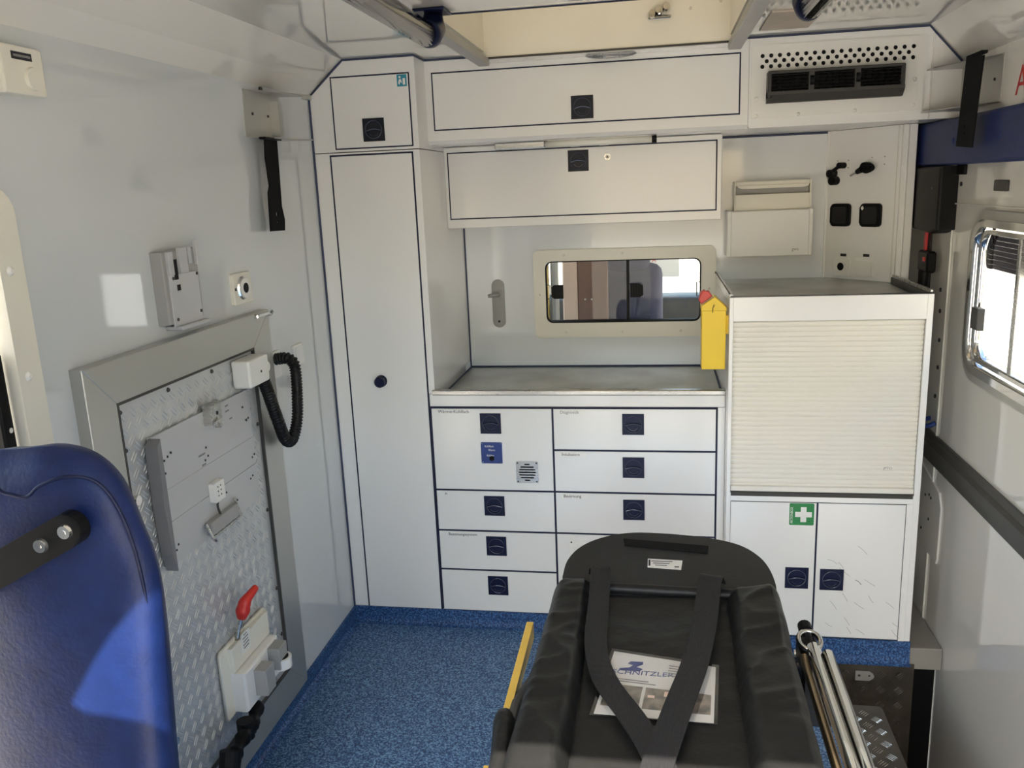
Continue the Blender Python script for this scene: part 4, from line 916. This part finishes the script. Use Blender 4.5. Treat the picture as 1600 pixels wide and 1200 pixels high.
for nm, x, y0_, y1_, lab in (('ceiling_grab_rail', -.545, -1.9, -.66, 'long chrome ceiling grab rail left of the roof hatch'), ('ceiling_grab_rail', .335, -1.9, -.66, 'short visible chrome ceiling grab rail above the air outlet')):
    t = thing(nm, lab, 'grab rail', (x, -1.2, 1.92))
    bm = B(); tube(bm, [(x, y0_, 1.950), (x, y1_-.05, 1.950)], .028, 24); obj('bar', bm, 'darkchrome', t, smooth=True)
    bm = B(); tube(bm, [(x, y1_-.06, 1.952), (x, y1_-.02, 1.954), (x, y1_+.02, 1.975), (x, y1_+.035, 2.010)], [.030, .032, .032, .022], 20); obj('end_bracket', bm, 'navy', t, smooth=True)
    bm = B(); tube(bm, [(x, y0_+.06, 1.952), (x, y0_, 1.954), (x, y0_-.03, 2.010)], [.027, .029, .022], 20); obj('end_bracket', bm, 'navy', t, smooth=True)
    obj('foot_plate', bx(x-.04, x+.04, y1_-.02, y1_+.06, ZC-.008, ZC-.001, .002), 'navy', t)
    bm = B(); cyl(bm, front(y1_-.0), x, 1.945, .004, .02, .032, 8); obj('screw', bm, 'chrome', t)
t = thing('ceiling_blank_plate', 'pinkish beige blanking plate on the ceiling over the air outlet', 'plate', (.37, -.14, ZC-.006))
bm = B(); prism(bm, [(.300, -.012), (.440, -.012), (.440, -.285), (.300, -.30)], Fr((0, 0, ZC), (1, 0, 0), (0, 1, 0), (0, 0, -1)), .0005, .006, bev=.001)
obj('plate', bm, mat('beige_plate', (.50, .42, .34), .4, var=.15), t)

# ---------------------------------------------------------------- attendant seat
t = thing('attendant_seat', 'blue vinyl attendant seat seen from behind, nearest the camera', 'seat', (-.77, -1.8, 0))
half = [(-.642, .62), (-.638, .80), (-.629, .938), (-.621, 1.048), (-.621, 1.135), (-.636, 1.197), (-.655, 1.254), (-.689, 1.287), (-.736, 1.299),
        (-.785, 1.295), (-.83, 1.290), (-.875, 1.258), (-.91, 1.205), (-.928, 1.13), (-.935, 1.0), (-.935, .80), (-.93, .62)]
out0 = [Vector((p.x, 0, p.z)) for p in spline([(x, 0, z) for x, z in half], 5)]; out = out0
cx, cz = -.765, .98
def seat_y(x, z): return -1.945 - .02*max(0, z-.95)  # leans slightly back
def shr(p, f, g): return Vector((cx+(p.x-cx)*f, 0, cz+(p.z-cz)*g if p.z > cz else p.z))
def seat_surf(bm, sgn, depth, y0, f=1, g=1):
    rings = []
    n = len(out0)
    out = [shr(p, f, g) for p in out0]
    for k in range(0, 13):
        s_ = 1-k/12
        e = depth*(1-s_**3.2)**.55
        ring = []
        for p in out:
            x = cx+(p.x-cx)*s_; z = cz+(p.z-cz)*s_
            dip = -.012*math.exp(-((x+.66)**2+(z-1.15)**2)/.006) if sgn < 0 else 0
            w = noise.noise(Vector((x*7, z*7, sgn)))*.004*(1-s_)
            ring.append(bm.verts.new((x, y0+sgn*(e+dip+w), z)))
        rings.append(ring)
    for a, b in zip(rings, rings[1:]):
        for i in range(n):
            bm.faces.new((a[i], a[(i+1) % n], b[(i+1) % n], b[i]))
    return rings
bm = B()
r1 = seat_surf(bm, -1, .038, -1.918); r2 = seat_surf(bm, 1, .035, -1.862, .72, .93)
mid = [bm.verts.new((q.x, -1.888, q.z)) for q in [shr(p, .92, .985) for p in out0]]
n = len(out)
for i in range(n): bm.faces.new((r1[0][i], r1[0][(i+1) % n], mid[(i+1) % n], mid[i])); bm.faces.new((mid[i], mid[(i+1) % n], r2[0][(i+1) % n], r2[0][i]))
bmesh.ops.remove_doubles(bm, verts=bm.verts, dist=1e-5)
bk = obj('backrest', bm, 'seat', t, smooth=True)
sp = spline([(-.93, -1.935, 1.10), (-.88, -1.948, 1.18), (-.80, -1.955, 1.252), (-.775, -1.956, 1.252), (-.748, -1.956, 1.248), (-.728, -1.955, 1.262), (-.695, -1.950, 1.272), (-.665, -1.938, 1.262), (-.647, -1.928, 1.220), (-.634, -1.926, 1.15), (-.632, -1.925, 1.05), (-.640, -1.925, .90)], 6)
bm = B(); tube(bm, sp, .0022, 6); obj('piping', bm, 'navy', bk, smooth=True)
bm = B(); shell = [Vector((p.x+(.012 if p.x > cx else -.012), 0, p.z)) for p in out if p.z < 1.08]
prism(bm, [(-.664, .62), (-.662, 1.00), (-.675, 1.015), (-.93, 1.045), (-.945, 1.03), (-.94, .62)], front(-1.890), -.02, .0, bev=.004); obj('side_shell', bm, 'black', t)
bm = B(); box(bm, -.95, -.59, -1.93, -1.62, .36, .45, .03, 3); obj('seat', bm, 'seat', t, smooth=True)
bm = B(); box(bm, -.86, -.68, -1.86, -1.68, .02, .37, .01); box(bm, -.92, -.62, -1.92, -1.62, 0, .02, .004); obj('base', bm, 'dgrey', t)
obj('back_hinge', bx(-.90, -.64, -1.93, -1.88, .42, .66, .01), 'black', t)
# arm bar with bolts
f_ = Fr((0, -2.012, 0), (1, 0, 0), (0, 0, 1), (0, -1, 0))
sx, sz = -.690, 1.212
dv = Vector((.035, .0, .0185)).normalized(); fb = Fr((sx, -1.967, sz), dv, (-dv.z, 0, dv.x), (0, -1, 0))
bar = obj('arm_bar', pr([(-.40, -.023), (0, -.021)]+[(.0+.021*math.cos(R(a)), .021*math.sin(R(a))) for a in range(-75, 91, 15)]+[(-.40, .023)], fb, -.012, .008, bev=.003), 'black', t)
for u_ in (.003, -.037):
    bm = B(); cyl(bm, fb, u_, 0, .0095, .008, .012, 20, .008); cyl(bm, fb, u_, 0, .003, .012, .0125, 6); obj('bolt', bm, 'chrome', bar)

# ---------------------------------------------------------------- ambulance cot
t = thing('ambulance_cot', 'black padded ambulance cot in front of the drawers', 'stretcher', (0, -1.6, 0))
def cushion(x0, x1, y0, y1, z0, z1, nx, ny, edge, amp, fq, seed, rad=None, taper=None, corner=0):
    bm = B(); grid = {}
    for i in range(nx+1):
        for j in range(ny+1):
            a, b = i/nx, j/ny
            x = x0+(x1-x0)*a; y = y0+(y1-y0)*b
            ex = min(a, 1-a)*(x1-x0); ey = min(b, 1-b)*(y1-y0)
            dz = 0
            for e in (ex, ey):
                if e < edge: dz += (z1-z0)*.5*(1-math.sqrt(max(0, 1-(1-e/edge)**2)))
            dz = min(dz, (z1-z0)*.5)
            nz_ = amp*(noise.noise(Vector((x*fq, y*fq*.8, seed)))+.35*(1-2*abs(noise.noise(Vector((x*fq*.9+y*4, y*fq*1.7-x*5, seed+3)))))**3)
            if corner:
                cxx = min(a, 1-a)*(x1-x0); 
                if corner > 0 and b > .5:
                    d_ = max(0, corner-cxx)/corner; y = y - (1-math.sqrt(max(0, 1-d_*d_)))*corner*1.0*(b-.5)*2
            if taper: x = x + taper(x, y)
            grid[i, j] = (x, y, z1-dz+nz_)
    T = {k: bm.verts.new(v) for k, v in grid.items()}
    Bt = {k: bm.verts.new((v[0], v[1], z0)) for k, v in grid.items() if k[0] in (0, nx) or k[1] in (0, ny)}
    for i in range(nx):
        for j in range(ny): bm.faces.new((T[i, j], T[i+1, j], T[i+1, j+1], T[i, j+1]))
    for i in range(nx):
        for j in (0, ny): bm.faces.new((T[i, j], T[i+1, j], Bt[i+1, j], Bt[i, j]))
    for j in range(ny):
        for i in (0, nx): bm.faces.new((T[i, j], T[i, j+1], Bt[i, j+1], Bt[i, j]))
    edge_l = [Bt[i, 0] for i in range(nx+1)]+[Bt[nx, j] for j in range(1, ny+1)]+[Bt[i, ny] for i in range(nx-1, -1, -1)]+[Bt[0, j] for j in range(ny-1, 0, -1)]
    bm.faces.new(edge_l)
    return bm
# head plate: rounded D shape
hp = [(-.205, -1.16), (.236, -1.16), (.240, -1.12), (.236, -1.06), (.222, -1.005), (.190, -.955), (.140, -.925), (.06, -.905), (-.04, -.898), (-.10, -.912), (-.150, -.945), (-.184, -.99), (-.203, -1.05), (-.206, -1.12)]
fhp = Fr((0, -1.10, .760), (1, 0, 0), (0, 1, .06), None)
hp2 = [(hp[0][0], hp[0][1]+1.10)]+[(p.x, p.y) for p in spline([(x, y+1.10, 0) for x, y in hp[1:]], 4)]
hd = obj('head_pad', pr(hp2, fhp, -.035, 0, bev=.010, seg=3), 'foam', t, 'smooth dark grey foam head pad')
obj('pad_edge', pr([(a*1.008+.0, b*1.004) for a, b in hp2], fhp, -.040, -.030, bev=.002), 'dgrey', hd)
obj('velcro_strip', pr([(-.082, .163), (-.078, .130), (.108, .104), (.112, .138)], fhp, .0, .003), 'velcro', hd)
obj('care_label', pr([(-.024, .072), (-.024, .034), (.048, .028), (.052, .068)], fhp, .0, .0012), 'paper', hd)
bm = B()
for k in range(3): prism(bm, rect(-.016+.004*k, .030-.006*k, .060-.009*k, .062-.009*k), fhp, .0012, .0018)
prism(bm, rect(-.022, -.018, .040, .066), fhp, .0012, .0018); prism(bm, rect(.034, .044, .036, .040), fhp, .0012, .0018)
obj('label_print', bm, 'print', hd)
# back cushion & bolsters
obj('mattress', cushion(-.16, .165, -2.35, -1.145, .62, .747, 30, 90, .03, .005, 9, 1.2), 'vinyl', t, smooth=True)
fold = B(); tube(fold, spline([(-.200, -1.150, .757), (-.13, -1.150, .752), (-.04, -1.150, .750), (.08, -1.154, .750), (.17, -1.162, .752), (.225, -1.172, .755)], 6), [.008]+[.012]*29+[.008], 12); obj('mattress_roll', fold, 'vinyl', t, smooth=True)
lt = lambda x, y: -.010*max(0, min(1, (-1.35-y)/.4))*(1 if x < -.19 else 0)
rt_ = lambda x, y: -.006*max(0, min(1, (-1.3-y)/.5))
obj('side_bolster', cushion(-.226, -.128, -2.35, -1.150, .60, .783, 30, 150, .030, .015, 8, 5.1, taper=lt), 'vinyl', t, smooth=True)
obj('side_bolster', cushion(.130, .246, -2.35, -1.165, .60, .786, 30, 150, .030, .015, 8, 8.7, taper=rt_), 'vinyl', t, smooth=True)
# loose cover flap lower left
bm = cushion(-.262, -.215, -2.3, -1.56, .60, .745, 10, 50, .02, .012, 14, 2.2, taper=lambda x, y: -.02*math.sin((y+1.56)*9)-.02); obj('cover_flap', bm, 'vinyl', t, smooth=True)
# shoulder straps
sl = spline([(-.128, -1.110, .765), (-.124, -1.134, .790), (-.120, -1.16, .789), (-.117, -1.29, .774), (-.113, -1.41, .768), (-.091, -1.509, .763), (-.045, -1.604, .763), (-.009, -1.686, .763), (.015, -1.77, .762), (.03, -1.87, .762)], 6)
tw = [Vector((.55*math.sin(min(1, max(0, (i-6)/24))*math.pi), 0, 1)) for i in range(len(sl))]
bm = B(); ribbon(bm, sl, .044, .0025, tw); s1 = obj('shoulder_strap', bm, 'belt', t, smooth=False)
sr = spline([(.116, -1.130, .765), (.108, -1.158, .793), (.100, -1.20, .790), (.084, -1.326, .776), (.061, -1.459, .772), (.033, -1.574, .770), (.010, -1.674, .770), (-.008, -1.76, .769), (-.02, -1.87, .766)], 6)
bm = B(); ribbon(bm, sr, .046, .0025, (0, 0, 1)); obj('shoulder_strap', bm, 'belt', t)
bm = B(); box(bm, -.03, .06, -2.02, -1.90, .755, .785, .006); obj('harness_buckle', bm, 'black', t)
# frame below
bm = B(); tube(bm, [(-.275, -2.3, .60), (-.275, -1.36, .60), (-.24, -1.22, .60), (-.15, -1.18, .60), (.16, -1.18, .60), (.22, -1.22, .60), (.262, -1.36, .60), (.262, -2.3, .60)], .014, 12); obj('side_frame', bm, 'dgrey', t, smooth=False)
for s_ in (-1,):
    bm = B(); prism(bm, [(-1.52, .585), (-1.08, .585), (-1.08, .625), (-1.52, .605)], Fr((-.292, 0, 0), (0, 1, 0), (0, 0, 1), (-1, 0, 0)), -.012, .004, bev=.002); obj('yellow_side_rail', bm, 'yframe', t, 'yellow painted side rail')
    bm = B(); prism(bm, [(-1.78, .56), (-1.54, .56), (-1.54, .60), (-1.78, .60)], Fr((-.300, 0, 0), (0, 1, 0), (0, 0, 1), (-1, 0, 0)), -.012, .004, bev=.002); obj('yellow_side_rail', bm, 'yframe', t, 'yellow painted side rail')
obj('deck', bx(-.22, .22, -2.3, -1.16, .575, .600, .004), 'black', t)
for y in (-1.25, -2.2):
    for x in (-.20, .20):
        bm = B(); tube(bm, [(x, y, .59), (x, y, .12)], .016, 10); obj('leg', bm, 'dgrey', t)
        w_ = B(); tube(w_, [(x-.018, y, .075), (x+.018, y, .075)], .075, 24); obj('wheel', w_, 'rubber', t)
        obj('fork', bx(x-.026, x+.026, y-.02, y+.02, .07, .155, .004), 'steel', t)
# side guard on the right
g_ = obj('side_guard', tube(B(), [(.286, -1.30, .722), (.283, -2.2, .722)], .0120, 16), 'chrome', t, 'polished chrome side guard tube', smooth=True)
obj('guard_tube', tube(B(), [(.307, -1.325, .724), (.304, -2.2, .724)], .0105, 14), 'chrome', g_, smooth=True)
obj('guard_tube', tube(B(), [(.266, -1.32, .712), (.263, -2.2, .712)], .0085, 12), mat('brass_tinted_tube', (.55, .38, .20), .2, metal=1, var=.1), g_, smooth=True)
pts = [Vector((.283, -1.275, .722))+Vector((.020*math.cos(R(a)), .024*math.sin(R(a)), .006*math.sin(R(a)))) for a in range(0, 361, 20)]
obj('ring_clamp', tube(B(), pts, .0052, 10, cap=False), 'chrome', g_, smooth=True)
obj('pivot', tube(B(), [(.283, -1.295, .722), (.283, -1.232, .724)], [.006, .007], 12), 'black', g_)
obj('pivot_cap', tube(B(), [(.281, -1.245, .724), (.281, -1.225, .726)], .013, 14), 'black', g_)
bm = B(); box(bm, .268, .306, -1.30, -1.21, .58, .700, .006); box(bm, .262, .335, -1.28, -1.19, .535, .585, .008); obj('guard_bracket', bm, 'black', t)
bm = B(); tube(bm, [(.262, -1.235, .668), (.276, -1.235, .668)], .009, 12); tube(bm, [(.262, -1.235, .645), (.276, -1.235, .645)], .007, 12); tube(bm, [(.322, -1.26, .58), (.316, -1.28, .66)], .008, 10); obj('bracket_bolt', bm, 'chrome', t)

# brochure in a clear sleeve, lying on the mattress
c0, c1, c2, c3 = Vector((-.104, -1.591, .7515)), Vector((.085, -1.596, .7515)), Vector((.098, -1.440, .7540)), Vector((-.080, -1.405, .7540))
def Q(u, v, w=0): return (c0*(1-u)+c1*u)*(1-v)+(c3*(1-u)+c2*u)*v+Vector((0, 0, .0004+w))
def qp(bm, u0, u1, v0, v1, w0, w1, nu=6):
    poly = [(u0+(u1-u0)*i/nu, v0) for i in range(nu+1)]+[(u1-(u1-u0)*i/nu, v1) for i in range(nu+1)]
    lo = [bm.verts.new(Q(a, b, w0)) for a, b in poly]; hi = [bm.verts.new(Q(a, b, w1)) for a, b in poly]
    bm.faces.new(lo[::-1]); bm.faces.new(hi); m_ = len(poly)
    for i in range(m_): bm.faces.new((lo[i], lo[(i+1) % m_], hi[(i+1) % m_], hi[i]))
    return bm
t = thing('brochure', 'white printed brochure with blue emblem lying under the cot straps', 'brochure', c0)
obj('sheet', qp(B(), 0, 1, 0, 1, .0, .001), 'paper', t)
bm = B(); qp(bm, .03, .36, .12, .46, .0012, .0016); qp(bm, .39, .76, .12, .46, .0012, .0016); qp(bm, .79, .97, .12, .46, .0012, .0016); obj('picture', bm, 'photo', t)
bm = B(); qp(bm, .56, .66, .34, .42, .0018, .0020); qp(bm, .42, .48, .30, .34, .0018, .0020); obj('picture_highlight', bm, 'pink', t)
ub = (c2-c3).normalized(); vb = (c3-c0).normalized(); fq = Fr(Q(.10, .66), ub, vb, (0, 0, 1))
obj('title_lettering', textbm('SCHNITZLER', .0185, Fr(Q(.04, .625), (c1-c0), (c3-c0), (0, 0, 1)), 0, 0, .0016, sx=1.0), 'blueprint', t)
bm = B(); fe = Fr(Q(.20, .70), (c1-c0), (c3-c0), (0, 0, 1))
prism(bm, [(-.018, 0), (.018, 0), (.022, .008), (.010, .013), (.020, .022), (.020, .030), (-.002, .030), (-.006, .022), (.004, .018), (-.002, .010), (-.018, .006)], fe, .0014, .0018); obj('emblem', bm, 'blueprint', t)
bm = B()
for k in range(5): qp(bm, .56, .86-.02*(k % 2), .88-.045*k, .896-.045*k, .0014, .0017)
for k in range(2): qp(bm, .08, .40+.07*k, .545-.035*k, .560-.035*k, .0014, .0017)
obj('text_line', bm, 'greyprint', t)
t2 = thing('clear_sleeve', 'clear plastic sleeve around the brochure on the cot', 'sleeve', c0)
obj('film', qp(B(), -.03, 1.03, -.04, 1.03, .0026, .0029), 'sleeve', t2)
